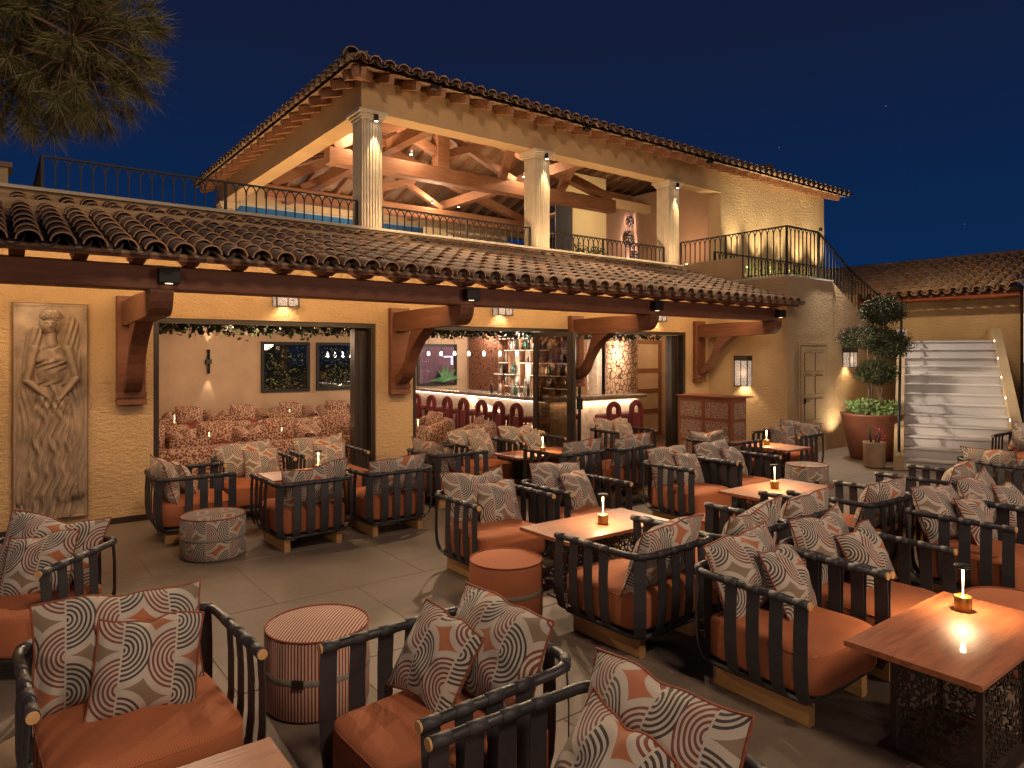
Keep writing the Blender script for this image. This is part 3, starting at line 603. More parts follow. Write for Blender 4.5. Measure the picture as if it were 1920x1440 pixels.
# column spots, truss spots
for k, x in enumerate((4.79, 8.25, 11.99)):
    t = thing('column_spotlight', ('small black downlight at the head of the corner fluted column', 'small black downlight at the head of the middle fluted column', 'small black downlight at the head of the fluted column by the landing')[k], 'spotlight', (x, 9.81, 5.56)); MB().lathe([(.0, .10), (.033, .10), (.033, 0), (.026, 0), (.0, .012)], 14).build('housing', M['black'], t); MB().box(-.012, .012, 0, .07, .05, .075).build('mount', M['black'], t); MB().disc(.025, -.001, 12, up=False).build('lens', M['bulb'], t)
    light('SPOT', (0, 0, -.02), 120, (1, .76, .42), t, .012, (0, .045, -1.6), 40, .6)
for k, (x, y, z) in enumerate(((6.55, 11.9, 5.83), (9.35, 11.9, 5.83), (9.1, 15.4, 5.83), (9.9, 15.4, 5.83), (5.4, 11.9, 5.83))):
    t = thing('truss_spotlight', ('bright spotlight on the tie beam left of the king post', 'bright spotlight on the tie beam near the middle column', 'left of the two bright spotlights low on the far truss', 'right of the two bright spotlights low on the far truss', 'spotlight on the tie beam behind the corner column')[k], 'spotlight', (x, y, z)); MB().lathe([(0, .09), (.03, .08), (.04, 0), (0, 0)], 12).build('housing', M['black'], t); MB().disc(.03, -.002, 10, up=False).build('lens', M['bulb'], t)
    light('POINT', (0, -.15, .12), 38, (1, .68, .42), t, .05)
lg = thing('led_strip', 'added warm light strip along the upper ledge below the columns', 'light strip', (0, 9.66, 3.85)); MB().box(4.6, 12.4, -.012, .01, -.01, .004).build('strip', glow('added_led', (1, .72, .4), .45), lg)  # strip added to brighten the architrave and eave above
for k in range(3): light('AREA', (5.9 + k * 2.6, -.09, .02), 26, (1, .68, .38), lg, 2.4, sy=.03, rot=(R(172), 0, 0))
sl_ = thing('led_strip', 'warm light strip along the left side ledge of the pavilion', 'light strip', (4.4, 0, 3.93)); MB().box(-.012, .01, 10.4, 17.8, -.01, .004).build('strip', M['led'], sl_); light('AREA', (-.05, 14.0, .01), 110, (1, .64, .32), sl_, .03, sy=7.0, rot=(PI, R(-8), 0))
for k, x in enumerate((5.6, 8.9, 12.6)):  # floodlights added under the eave to light the seat tops
    t = thing('added_eave_floodlight', ('left', 'middle', 'right')[k] + ' small black added floodlight under the upper eave', 'floodlight', (x, 9.42, 6.12)); MB().box(-.06, .06, -.05, .05, 0, .06, .006).build('housing', M['black'], t)
    light('SPOT', (0, -.07, -.04), (650, 650, 560)[k], (1, .72, .44), t, .06, (-1.6, -6.2, -6.1), 92, .7)
# landing level rooms of the pavilion
MB().box(12.4, 13.98, 14.0, 14.2, 3.41, 6.9).build('inner_wall', M['cream'], pv); MB().box(13.78, 13.98, 14.2, 15.0, 3.41, 6.9).build('inner_return', M['cream'], pv); MB().box(13.98, 16.3, 15.0, 15.2, 3.41, 6.9).build('niche_wall', M['rosewall'], pv); MB().box(16.2, 16.4, 10.25, 15.0, 3.41, 6.9).build('niche_side_wall', M['rosewall'], pv)
MB().box(13.98, 16.2, 14.3, 14.5, 6.25, 6.5).build('niche_beam', M['cream'], pv)
bs = thing('blue_screen', 'blue canvas screen closing the far side of the upper pavilion', 'screen', (4.95, 18.3, 3.41)); MB().box(0, 6.6, 0, .04, 0, 2.33).build('canvas', flat('blue_canvas', (.02, .15, .42), .8), bs); MB().box(0, 6.6, -.02, .06, 2.33, 2.36).build('rail', M['col'], bs); light('AREA', (2.6, -.5, .1), 40, (.55, .8, 1), bs, 5, sy=.1, rot=(R(125), 0, 0))
# bar nook at the back of the pavilion
MB().box(9.6, 12.4, 16.6, 16.75, 3.41, 5.45).build('bar_back_wall', M['cream'], pv)
cab = thing('display_cabinet', 'tall navy sided cabinet with lit open shelves beside the middle column', 'cabinet', (11.15, 12.9, 3.41)); MB().box(0, .55, 0, .04, 0, 2.35).build('side_panel', M['navy'], cab); MB().box(0, .55, .56, .6, 0, 2.35).build('side_panel', M['navy'], cab); MB().box(.5, .55, .04, .56, 0, 2.35).build('back_panel', M['cream'], cab)
for z in (.02, .5, 1.0, 1.5, 2.0, 2.31): MB().box(.02, .5, .04, .56, z, z + .03).build('shelf', M['shelf'], cab)
light('POINT', (-.25, .3, 1.9), 5, SOFT, cab, .06)
aw = thing('bar_awning', 'pale cloth awning over the upper bar', 'awning', (10.2, 15.6, 4.95)); MB().add([(0, 0, 0), (2.0, 0, 0), (2.0, 1.0, .42), (0, 1.0, .42), (0, 0, -.16), (2.0, 0, -.16)], [(0, 1, 2, 3), (4, 5, 1, 0)]).build('cloth', M['awning'], aw); MB().bar((0, 0, 0), (0, 0, -1.54), .03, .03).build('pole', M['black'], aw); MB().bar((2.0, 0, 0), (2.0, 0, -1.54), .03, .03).build('pole', M['black'], aw)
ub = thing('upper_bar', 'small bar counter under the pale awning upstairs', 'bar counter', (10.0, 15.9, 3.41)); MB().box(0, 2.2, 0, .5, 0, 1.0).build('front_panel', M['door'], ub); MB().box(-.05, 2.25, -.05, .55, 1.0, 1.05).build('counter_top', M['counter'], ub); light('POINT', (1.1, .35, 1.5), 22, SOFT, ub, .1)
light('POINT', (8.2, 14.0, 5.0), 150, (1, .68, .42), pv, .3); light('POINT', (6.2, 11.3, 4.4), 50, (1, .62, .32), pv, .25); light('POINT', (13.1, 12.6, 5.6), 70, (1, .76, .42), pv, .2); light('POINT', (15.4, 12.6, 5.0), 26, (1, .6, .34), pv, .2); light('POINT', (8.0, 16.9, 5.0), 70, (1, .60, .28), pv, .25)  # bare fill points added to brighten the pavilion inside
# lit pierced discs
dz_ = [(15.95, 6.06, .19), (15.85, 5.50, .28), (16.08, 4.92, .25), (15.62, 4.62, .23), (16.1, 4.3, .24), (15.72, 4.1, .18), (16.05, 5.28, .08), (15.98, 4.66, .08)]
for k, (x, z, r_) in enumerate(dz_):
    t = thing('pierced_disc', 'lit pierced disc ' + ('topmost of the wall cluster', 'large one second from the top of the wall cluster', 'large one at the right of the wall cluster', 'at the left of the wall cluster behind the railing', 'lower right in the wall cluster', 'lowest in the wall cluster', 'tiny one beside the upper large disc', 'tiny one beside the lower large disc')[k], 'wall ornament', (x, 14.93 - (k % 3) * .04, z), 0, 'lit discs on the niche wall')
    MB().lathe([(r_, 0), (r_ * .9, .04), (r_ * .5, .075), (0, .085)], 28).build('dish', M['disc'], t, (0, 0, 0), (R(90), 0, 0))
for x, z, p in ((15.95, 6.06, 7), (15.85, 5.50, 11), (16.08, 4.92, 8), (15.62, 4.62, 9), (16.1, 4.3, 7), (15.72, 4.1, 6)): light('POINT', (x, 14.955, z), p, (1, .72, .56), pv, .03)
for k in range(7): tag(MB().lathe([(.035, 0), (.035, .18), (.013, .23), (.013, .30), (0, .30)], 8).build('bottle', M[('amber', 'darkb', 'clearb')[k % 3]], None, (10.35 + k * .27, 16.15, 4.462)), ('amber', 'black', 'pale')[k % 3] + ' bottle on the upper bar counter under the awning', 'bottle', 'bottles on the upper bar')

# ------------------------------------------------------------------ railings
balm = {}
def railing(name_label, pts, h0, h1, pitch=.135, posts=(0, -1), name='railing'):
    """gothic arched iron railing along a polyline of (x, y); h0/h1 bottom and top heights, or per-point lists"""
    t = thing(name, name_label, 'railing'); P = [Vector((p[0], p[1], 0)) for p in pts]
    b0 = h0 if isinstance(h0, (list, tuple)) else [h0] * len(P); b1 = h1 if isinstance(h1, (list, tuple)) else [h1] * len(P)
    for i in range(len(P) - 1):
        a, c = P[i], P[i + 1]; L = (c - a).length; n = max(1, round(L / pitch)); d = (c - a).normalized(); ang = math.atan2(d.y, d.x); pw = L / n
        za0, za1, zc0, zc1 = b0[i], b1[i], b0[i + 1], b1[i + 1]
        MB().bar((a.x, a.y, za1), (c.x, c.y, zc1), .04, .022).build('top_rail', M['iron'], t); MB().bar((a.x, a.y, za0 + .03), (c.x, c.y, zc0 + .03), .02, .012).build('bottom_rail', M['iron'], t)
        flat_ = abs(zc1 - za1) < .01; key = (round(pw, 3), round(za1 - za0, 3), flat_)
        H_ = za1 - za0
        if flat_ and key not in balm:
            g = MB(); s_ = min(.14, H_ * .42)
            g.bar((0, 0, .03), (0, 0, H_ - s_), .017, .015)
            for sg in (-1, 1):
                q = [(sg * pw / 2 * (1 - math.cos(u * PI / 2)), 0, H_ - s_ + s_ * .95 * math.sin(u * PI / 2)) for u in (0, .33, .66, 1)]
                for m_ in range(3): g.bar(q[m_], q[m_ + 1], .014, .013, (0, 1, 0))
            balm[key] = g.mesh('baluster', M['iron'])
        for k in range(1, n):
            f_ = k / n; p = a.lerp(c, f_); z0 = za0 + (zc0 - za0) * f_
            if flat_: inst('baluster', balm[key], t, (p.x, p.y, z0), (0, 0, ang))
            else: MB().bar((0, 0, .03), (0, 0, za1 + (zc1 - za1) * f_ - z0), .012, .012).build('baluster', M['iron'], t, (p.x, p.y, z0))
    for i in range(len(P)): MB().box(-.017, .017, -.017, .017, b0[i] - .02, b1[i] + .004).build('post', M['iron'], t, (P[i].x, P[i].y, 0))
    return t
railing('black arched railing on the ledge left of the corner column', [(.50, 12.0), (.50, 10.0), (2.6, 10.0), (4.55, 10.0)], 3.90, 4.32)
railing('black arched railing between the corner and middle columns', [(4.98, 10.0), (6.6, 10.0), (8.0, 10.0)], 3.90, 4.28); railing('black arched railing between the middle column and the landing column', [(8.42, 10.0), (9.9, 10.0), (11.75, 10.0)], 3.90, 4.26)
railing('black arched railing round the stair tower landing', [(12.02, 9.75), (12.02, 8.6), (12.02, 7.24), (13.15, 7.24)], [3.90, 3.90, 3.42, 3.42] and 3.44, 4.36)
railing('sloping black railing descending from the landing', [(13.18, 7.24), (14.5, 7.24), (16.0, 7.24)], [3.44, 2.78, 2.2], [4.35, 3.66, 3.1])
railing('low arched railing in front of the lit planter', [(12.6, 9.3), (12.6, 9.28), (17.9, 9.28)], 3.62, 4.16)
light('POINT', (12.9, 8.3, 3.75), 3, WARM, None, .1) if False else None

# ------------------------------------------------------------------ stair tower, stairs, annex
tw = thing('stair_tower', 'sand coloured stucco block carrying the stair landing', 'tower')
MB().box(12.0, 13.66, 7.21, 9.9, 0, 3.40).build('wall', M['tower'], tw)
MB().box(12.0, 13.66, 7.19, 9.9, 3.40, 3.43).build('landing_slab', M['step'], tw)
MB().box(12.001, 12.12, 8.2, 9.86, 3.43, 3.88).build('parapet', M['tower'], tw)
MB().prism([(13.66, 0), (17.2, 0), (17.2, 2.1), (16.0, 2.25), (13.66, 3.40)], 'y', 7.22, 7.40).build('flight_wall', M['wall'], tw)
for k in range(7): MB().box(13.66 + k * .3, 13.96 + k * .3, 7.40, 8.7, 2.1, 3.40 - (k + 1) * .165).build('step', M['step'], tw)
MB().box(13.66, 17.9, 8.7, 9.9, 0, 3.43).build('planter_base', M['tower'], tw)
dr = thing('plastered_door', 'narrow door rendered to match the tower with faint panels and handle', 'door', (12.42, 7.205, 0)); MB().box(-.015, .935, -.004, .0, 0, 2.095).build('gap_shade', M['iron'], dr); MB().box(0, .92, -.030, -.004, 0, 2.08).build('door_leaf', M['tower'], dr); MB().box(-.07, -.02, -.022, 0, 0, 2.16).box(.94, .99, -.022, 0, 0, 2.16).box(-.02, .94, -.022, 0, 2.10, 2.16).build('architrave', M['tower'], dr)  # thin dark backing stands in for shade in the door gap
for z0, z1 in ((.15, .55), (.65, 1.05), (1.15, 1.50), (1.6, 1.95)): 
    for x0 in (.12, .50): MB().box(x0 - .008, x0 + .308, -.0325, -.030, z0 - .008, z1 + .008).build('groove_shade', M['iron'], dr); MB().box(x0, x0 + .30, -.042, -.0325, z0, z1).build('panel', M['tower'], dr)  # dark plates round the panels stand in for groove shade
MB().bar((.10, -.06, 1.02), (.24, -.06, 1.02), .018, .018).box(.09, .12, -.06, -.01, .97, 1.07).build('handle', M['black'], dr)
# planter strip with uplights under the pavilion's end wall
pl = thing('planter', 'long raised planter against the upper end wall', 'planter', (12.7, 9.45, 3.43)); MB().box(0, 5.2, 0, .40, 0, .22).build('trough', M['col'], pl)
pb = MB(); leaves(pb, [(random.uniform(.1, 5.1), random.uniform(.05, .35), .22 + random.random() ** 1.6 * .42) for _ in range(1100)], .075, 1); stuff(pb.build('foliage', M['lush'], pl))
for k in range(5): light('SPOT', (1.45 + k * .92, .0, .42), 260, (1, .80, .48), pl, .02, (1.45 + k * .92 + .1, .44, 3), 70, .9)
light('AREA', (2.6, .2, .24), 22, (1, .84, .5), pl, 5, sy=.04, rot=(PI, 0, 0))
# main stairs: rises along (0.90, 0.43)
sd = Vector((.922, .387, 0)).normalized(); ang = math.atan2(sd.y, sd.x)
stt = thing('staircase', 'wide pale stone stairs climbing to the right behind the seating', 'stairs', (12.2, 5.22, 0), ang)
NS = 13; RH = .17; TR = .305; SW = 1.55
for k in range(NS):
    z1 = (k + 1) * RH; MB().box(k * TR, (k + 1) * TR + .3, -SW, 0, 0 if k < 1 else k * RH - .1, z1 - .035).build('riser', M['step'], stt); MB().box(k * TR - .03, (k + 1) * TR + (1.6 if k == NS - 1 else .02), -SW, 0, z1 - .033, z1, .006).build('tread', M['step'], stt)
L_ = NS * TR
MB().prism([(-.12, 0), (L_ + 1.5, 0), (L_ + 1.5, NS * RH + .1), (L_, NS * RH + .1), (-.12, .24)], 'y', .002, .15).build('stringer', M['tower'], stt); MB().prism([(-.12, 0), (L_ + 1.5, 0), (L_ + 1.5, NS * RH + .25), (L_, NS * RH + .25), (-.12, .30)], 'y', -SW - .15, -SW - .002).build('stringer', M['tower'], stt)
hr = MB().tube([(0, .07, .24), (.0, .07, .90), (.25, .07, 1.0), (L_, .07, NS * RH + .93), (L_ + .1, .07, NS * RH + .93), (L_ + .1, .07, NS * RH + .1)], .022, 8); hr.build('handrail', M['black'], stt)
for k in range(1, 6): MB().bar((k * L_ / 6, .07, k * (NS * RH) / 6 + .15), (k * L_ / 6, .07, k * (NS * RH) / 6 + .90), .014, .014).build('baluster', M['black'], stt)
for k in range(6): MB().box(.35 + k * .62, .40 + k * .62, -SW - .0015, -SW + .004, .45 + k * .345, .49 + k * .345).build('step_light', M['ledw'], stt)
wp = thing('white_pot', 'white planter bowl at the head of the stairs', 'pot', (16.02, 6.95, NS * RH)); MB().lathe([(0, 0), (.12, 0), (.16, .26), (.145, .26), (.12, .05), (0, .05)], 20).build('bowl', flat('white_glaze', (.75, .73, .70), .4), wp)
# stair light: spotlight added on the landing railing
t = thing('added_stair_spotlight', 'small black spotlight added on the landing railing, aimed at the stairs', 'spotlight', (13.2, 7.24, 4.42)); MB().box(-.025, .025, -.05, 0, -.03, .03).build('housing', M['black'], t)
light('SPOT', (.04, -.12, 0), 420, (1, .89, .76), t, .04, (.75, -1.85, -3.5), 100, .6)
# annex
ax = thing('annex', 'low annex with tiled roof and copper gutter beyond the stairs', 'building')
MB().box(18.05, 18.3, 5.3, 12.5, 0, 3.46).build('wall', M['tower'], ax); MB().box(17.55, 18.05, 4.85, 5.1, 0, 3.32).build('side_wall', M['tower'], ax); MB().box(17.66, 17.76, 5.2, 12.5, 3.18, 3.26, .02).build('gutter', M['copper'], ax); MB().box(17.78, 21, 5.25, 12.5, 3.26, 3.33).build('soffit', M['beam'], ax)
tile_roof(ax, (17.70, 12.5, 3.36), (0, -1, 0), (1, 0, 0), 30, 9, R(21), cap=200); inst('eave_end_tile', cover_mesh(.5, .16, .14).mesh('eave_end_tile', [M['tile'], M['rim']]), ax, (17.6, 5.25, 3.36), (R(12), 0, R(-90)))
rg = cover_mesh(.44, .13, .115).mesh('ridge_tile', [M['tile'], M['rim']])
for k in range(19): inst('ridge_tile', rg, ax, (20.45, 12.3 - k * .385, 4.42), (0, 0, PI))
for k in range(2): w_ = MB().box(0, .012, -.12, .0, 0, 1.05).build('lit_window', glow('window_warm', (1, .70, .45), 1.1), ax, (17.545, 5.09 - k * .14, 1.75))
light('POINT', (16.2, 7.9, 1.6), 14, WARM, tw, .15) 
light('SPOT', (15.2, 6.4, 5.6), 130, WARM, ax, .1, (18.6, 7.0, 2.9), 95, .8); light('SPOT', (15.6, 6.0, 5.2), 170, WARM, ax, .1, (18.05, 6.6, 2.3), 90, .9)  # bare spots added to brighten the annex roof and wall

# ------------------------------------------------------------------ planting
def ball(mb, c, rx, ry, rz2, n, size, seed):
    rd = random.Random(seed); pts = []
    for _ in range(n):
        d = Vector((rd.gauss(0, 1), rd.gauss(0, 1), rd.gauss(0, 1))).normalized(); k = rd.uniform(.72, 1.04) * (1 + .09 * math.sin(d.x * 9 + d.z * 7))
        pts.append((c[0] + d.x * rx * k, c[1] + d.y * ry * k, c[2] + d.z * rz2 * k * (1 if d.z > 0 else .8)))
    leaves(mb, pts, size, 1, .5, rd)
tp = thing('cloud_topiary', 'cloud pruned tree with four leafy pads in the big rust pot', 'tree', (13.0, 6.12, 0)); vr = Vector((.797, -.604, 0)); 
pads = [((.20, 2.70), .40, .30), ((-.08, 2.22), .50, .26), ((.30, 2.10), .40, .32), ((.08, 1.58), .38, .27)]
tm = MB(); base = Vector((0, 0, .8))
for k, ((r_, z), a, h) in enumerate(pads):
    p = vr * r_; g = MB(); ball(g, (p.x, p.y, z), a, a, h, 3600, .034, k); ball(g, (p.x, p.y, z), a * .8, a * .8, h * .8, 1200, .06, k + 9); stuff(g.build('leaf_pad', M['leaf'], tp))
    q = vr * (r_ * .25 - .12 + .08 * k); mid = (Vector((q.x, q.y, 1.3)) * .6 + Vector((p.x, p.y, z)) * .4); tm.tube([(q.x, q.y, .78), (mid.x + .03, mid.y, (z + .78) * .5), (p.x, p.y, z)], [.028, .022, .012], 7)
tm.build('stem', M['bark'], tp)
g = MB(); rd = random.Random(3); pts = []
for _ in range(620):
    a = rd.uniform(0, 2 * PI); r_ = math.sqrt(rd.random()) * .46; pts.append((r_ * math.cos(a), r_ * math.sin(a), .83 + rd.random() * .30 * (1.1 - r_ * .8)))
leaves(g, pts, .085, 1, .45, rd); stuff(g.build('underplanting', M['lush'], tp))
pt = thing('rust_planter', 'big tapered rust coloured pot holding the cloud topiary', 'pot', (13.0, 6.12, 0)); MB().lathe([(0, 0), (.35, 0), (.37, .03), (.52, .80), (.54, .84), (.50, .84), (.48, .76), (0, .76)], 32).build('pot_body', M['pot'], pt); MB().disc(.49, .78, 24).build('soil', M['soil'], pt)
t2 = thing('tan_planter', 'small tan pot with pink flowers at the foot of the stairs', 'pot', (12.02, 5.62, 0)); MB().lathe([(0, 0), (.15, 0), (.17, .04), (.17, .40), (.18, .44), (.155, .44), (.15, .38), (0, .38)], 24).build('pot_body', M['tanpot'], t2)
tf = thing('cactus', 'spiny succulent with pink flowers in the small tan pot', 'plant', (12.02, 5.62, .38)); g = MB()
for k in range(5): a = k * 1.3; g.tube([(.05 * math.cos(a), .05 * math.sin(a), 0), (.08 * math.cos(a), .08 * math.sin(a), .14), (.10 * math.cos(a + .4), .10 * math.sin(a + .4), .25 + .05 * (k % 3))], [.018, .015, .008], 6)
g.build('stem', M['garland'], tf); g = MB(); leaves(g, [(random.gauss(.07, .07), random.gauss(-.04, .05), random.uniform(.02, .30)) for _ in range(60)], .05); g.build('flower', M['pink'], tf)
# spot that lights the topiary pot from below
up = thing('pot_uplight', 'small black uplight on the floor by the rust pot', 'spotlight', (13.75, 6.85, 0)); MB().lathe([(0, 0), (.05, 0), (.05, .12), (.04, .12), (0, .11)], 14).build('housing', M['black'], up); light('SPOT', (.0, .0, .2), 60, (1, .82, .56), up, .03, (-.25, .14, 1.2), 120, .8)
# pine hanging in at the top left
pn = thing('pine_tree', 'pine tree with long needles reaching over the canopy at the upper left', 'tree', (-1.35, 6.0, 0)); MB().tube([(0, 0, 0), (.05, .05, 1.6), (-.05, 0, 3.4), (.1, -.1, 5.2), (.1, -.1, 7.0)], [.22, .19, .16, .12, .06], 12).build('trunk', M['bark'], pn)
lb = MB(); nd = MB(); rd = random.Random(21); Fv = Vector((.604, .797, 0)); Rv = Vector((.797, -.604, 0)); O = Vector((-1.35, 6.0, 0)); cen = Fv * 4.7 + Rv * -3.20 + Vector((0, 0, 4.16))
tips = []; nodes = []
for k in range(14):
    s0 = Vector((.02, -.05, 3.5 + .14 * k)); tgt = cen - O + Fv * rd.gauss(0, .35) + Rv * rd.uniform(-.3, .35) + Vector((0, 0, rd.uniform(-.5, .5))); m1 = s0.lerp(tgt, .45) + Vector((0, 0, .15)); lb.tube([s0, m1, tgt], [.034, .022, .010], 6)
    for f_ in (0, .25, .5, .75, 1): nodes.append(m1.lerp(tgt, f_))
for k in range(430):
    d = Vector((rd.gauss(0, 1), rd.gauss(0, 1), rd.gauss(0, 1))).normalized() * rd.random() ** .38
    q = cen - O + Rv * d.x * .80 + Fv * d.y * .6 + Vector((0, 0, d.z * .80)); n_ = min(nodes, key=lambda v_: (v_ - q).length); lb.tube([n_, (n_ + q) / 2 + Vector((0, 0, .04)), q], [.008, .006, .003], 4); tips.append((q, ((q - n_).normalized() + d * .6 + Vector((0, 0, -.15))).normalized()))
for q, d in tips:
    rel = q + O - cen
    for _ in range(85):
        v_ = (d * rd.uniform(.3, 1.2) + Vector((rd.gauss(0, .55), rd.gauss(0, .55), rd.gauss(0, .55)))).normalized(); L = rd.uniform(.11, .20); s_ = v_.cross(Vector((rd.gauss(0, 1), rd.gauss(0, 1), rd.gauss(0, 1)))).normalized() * .0026; p0 = q - d * rd.uniform(0, .10)
        e_ = p0 + v_ * L; e_.z -= .02; nd.add([p0 - s_, p0 + s_, e_], [(0, 1, 2)])
lb.build('limb', M['bark'], pn); stuff(nd.build('needles', M['needle'], pn))
ch = thing('chimney', 'plastered chimney with tile cap at the far left edge', 'chimney', (.02, 12.0, 3.41)); MB().box(-.7, .18, 0, .5, 0, 1.15).build('stack', M['tower'], ch); MB().box(-.75, .23, -.05, .55, 1.15, 1.22).build('chimney_cap', M['tile'], ch)
for k, x in enumerate((9.3, 9.75)): 
    g = MB(); leaves(g, [(random.gauss(0, .16), random.gauss(0, .06), abs(random.gauss(0, .10))) for _ in range(140)], .07); tag(g.build('fern', M['garland'], None, (x, 10.1, 3.9), kind='stuff'), ('small fern on the ledge under the cream wall', 'second fern on the ledge further right of the middle column')[k], 'plant')

# ------------------------------------------------------------------ terrace furniture
def rrect_path(hw, y0, y1, r, z, n=5):
    """open U: right front, round the back, left front"""
    p = [(hw, y1, z), (hw, (y0 + r + y1) / 2, z), (hw, y0 + r, z)]
    for k in range(1, n): a = PI / 2 * k / n; p.append((hw - r + r * math.cos(a), y0 + r - r * math.sin(a), z))
    p += [(hw - r, y0, z), (0, y0, z), (-hw + r, y0, z)]
    for k in range(1, n): a = PI / 2 * k / n; p.append((-hw + r - r * math.sin(a), y0 + r - r * math.cos(a), z))
    p += [(-hw, y0 + r, z), (-hw, (y0 + r + y1) / 2, z), (-hw, y1, z)]; return p
def pillow(w_, h_, t_, n=18, seed=0):
    rd = random.Random(seed); b_ = MB(); g = np.linspace(-1, 1, n + 1); ph = [rd.uniform(0, 6) for _ in range(6)]; edge = []
    for side in (1, -1):
        vs = []; uvs = []
        for j, v in enumerate(g):
            for i, u in enumerate(g):
                x = u * w_ / 2 * (1 - .055 * (1 - v * v)); z = v * h_ / 2 * (1 - .085 * (1 - u * u)) + .016 * math.sin(u * 3 + ph[0]) - .022 * max(0, v) ** 2 * math.exp(-((u - .15 * math.sin(ph[4])) / .22) ** 2)
                q = (1 - abs(u) ** 2.2) * (1 - abs(v) ** 2.2); y = side * t_ / 2 * q ** .60
                wr = .007 * math.sin(u * 6 + v * 4 + ph[1]) + .006 * math.sin(v * 8 - u * 5 + ph[2]) - .030 * math.exp(-((u - .15 * math.sin(ph[4])) / .16) ** 2) * max(0, v) * (1 if n > 12 else 0) + .010 * math.sin(math.atan2(v, u) * 9 + ph[5]) * math.hypot(u, v) ** 2; y += wr * q * side
                vs.append((x, y + .008 * math.sin(u * 2.2 + ph[3]) , z)); uvs.append((x + .5, z + .5))
                if side == 1 and (i in (0, n) or j in (0, n)): edge.append((i, j, vs[-1]))
        m = n + 1; fs = [(j * m + i, j * m + i + 1, (j + 1) * m + i + 1, (j + 1) * m + i) for j in range(n) for i in range(n)]
        b_.add(vs, fs if side < 0 else [q[::-1] for q in fs], uvs, True)
    d = {(i, j): p for i, j, p in edge}; loop = [d[(i, 0)] for i in range(n)] + [d[(n, j)] for j in range(n)] + [d[(i, n)] for i in range(n, 0, -1)] + [d[(0, j)] for j in range(n, 0, -1)]
    return b_, MB().tube(loop, .0055, 5, closed=True)
def puff(hx0, hx1, y0, y1, z0, z1, crown=.03, e_=5.0, nu=22, nv=12):
    """soft box cushion from a superellipsoid"""
    b_ = MB(); vs = []; uvs = []; cx, cy, cz_ = (hx0 + hx1) / 2, (y0 + y1) / 2, (z0 + z1) / 2; ax_, ay_, az = (hx1 - hx0) / 2, (y1 - y0) / 2, (z1 - z0) / 2
    P = lambda v, k: math.copysign(abs(v) ** k, v)
    for j in range(nv + 1):
        f_ = -PI / 2 + PI * j / nv
        for i in range(nu + 1):
            t_ = -PI + 2 * PI * i / nu; x = P(math.cos(f_), 2 / e_) * P(math.cos(t_), 2 / 7.0); y = P(math.cos(f_), 2 / e_) * P(math.sin(t_), 2 / 7.0); z = P(math.sin(f_), 2 / e_)
            zz = cz_ + az * z
            if z > .3: zz += crown * (1 - x * x) * (1 - y * y) + .006 * math.sin(x * 4.3 + 1) * math.sin(y * 3.7 + .4) + .004 * math.sin(x * 9 - y * 6)
            vs.append((cx + ax_ * x, cy + ay_ * y, zz)); uvs.append((cx + ax_ * x, cy + ay_ * y + zz * .8))
    m = nu + 1; fs = [(j * m + i, j * m + i + 1, (j + 1) * m + i + 1, (j + 1) * m + i) for j in range(nv) for i in range(nu)]
    return b_.add(vs, fs, uvs, True)
RT = .675
def strap_mesh():
    b_ = MB(); hw = .039; pr = [(.004, RT - .02), (.013, .52), (.013, .34), (.002, .235), (-.022, .175), (-.05, .152)]; t_ = .0055
    vs = []
    for o_, z in pr:
        vs += [(-hw, o_, z), (hw, o_, z), (hw, o_ + t_, z), (-hw, o_ + t_, z)]
    fs = []
    for i in range(len(pr) - 1):
        for k in range(4): fs.append((i * 4 + k, i * 4 + (k + 1) % 4, i * 4 + 4 + (k + 1) % 4, i * 4 + 4 + k))
    b_.add(vs, fs); b_.tube([(-hw, 0, RT), (hw, 0, RT)], .0245, 10); return b_.mesh('strap', M['strap'])
CH = {}
CH['strap'] = strap_mesh(); CH['rail'] = MB().tube(rrect_path(.40, -.385, .365, .13, RT), .0218, 10).mesh('top_rail', M['leather']); CH['cap'] = MB().tube([(0, 0, 0), (0, .018, 0)], .0215, 12).mesh('wood_cap', M['cap'])
low = rrect_path(.345, -.335, .32, .10, .150); CH['low'] = MB().tube(low + [(0, .335, .150)], .016, 8, closed=True).mesh('lower_rail', M['strap'])
CH['seat'] = puff(-.355, .355, -.33, .385, .165, .415, .028, 8.5, 36, 18).mesh('seat_cushion', M['terra']); CH['run'] = MB().box(-.03, .03, -.29, .31, 0, .135, .008).mesh('base_runner', M['oak'])
P_ = lambda v, k: math.copysign(abs(v) ** k, v)
CH['seam'] = MB().tube([(.349 * P_(math.cos(a), 2 / 7), .0275 + .351 * P_(math.sin(a), 2 / 7), .385) for a in [2 * PI * k / 56 for k in range(56)]], .0055, 5, closed=True).mesh('piping', M['terra'])
CH['deck'] = MB().box(-.33, .33, -.30, .31, .136, .165).mesh('seat_deck', M['black'])
BC = [pillow(.69, .48, .24, 26, s_) for s_ in (1, 2, 3)]; CH['bc'] = [(a.mesh('back_cushion', M['wave']), p.mesh('piping', M['piping'])) for a, p in BC]
TP = [pillow(.42, .41, .19, 24, s_) for s_ in (11, 12, 13)]; CH['tp'] = [(a.mesh('throw_pillow', M['wave']), p.mesh('piping', M['piping'])) for a, p in TP]
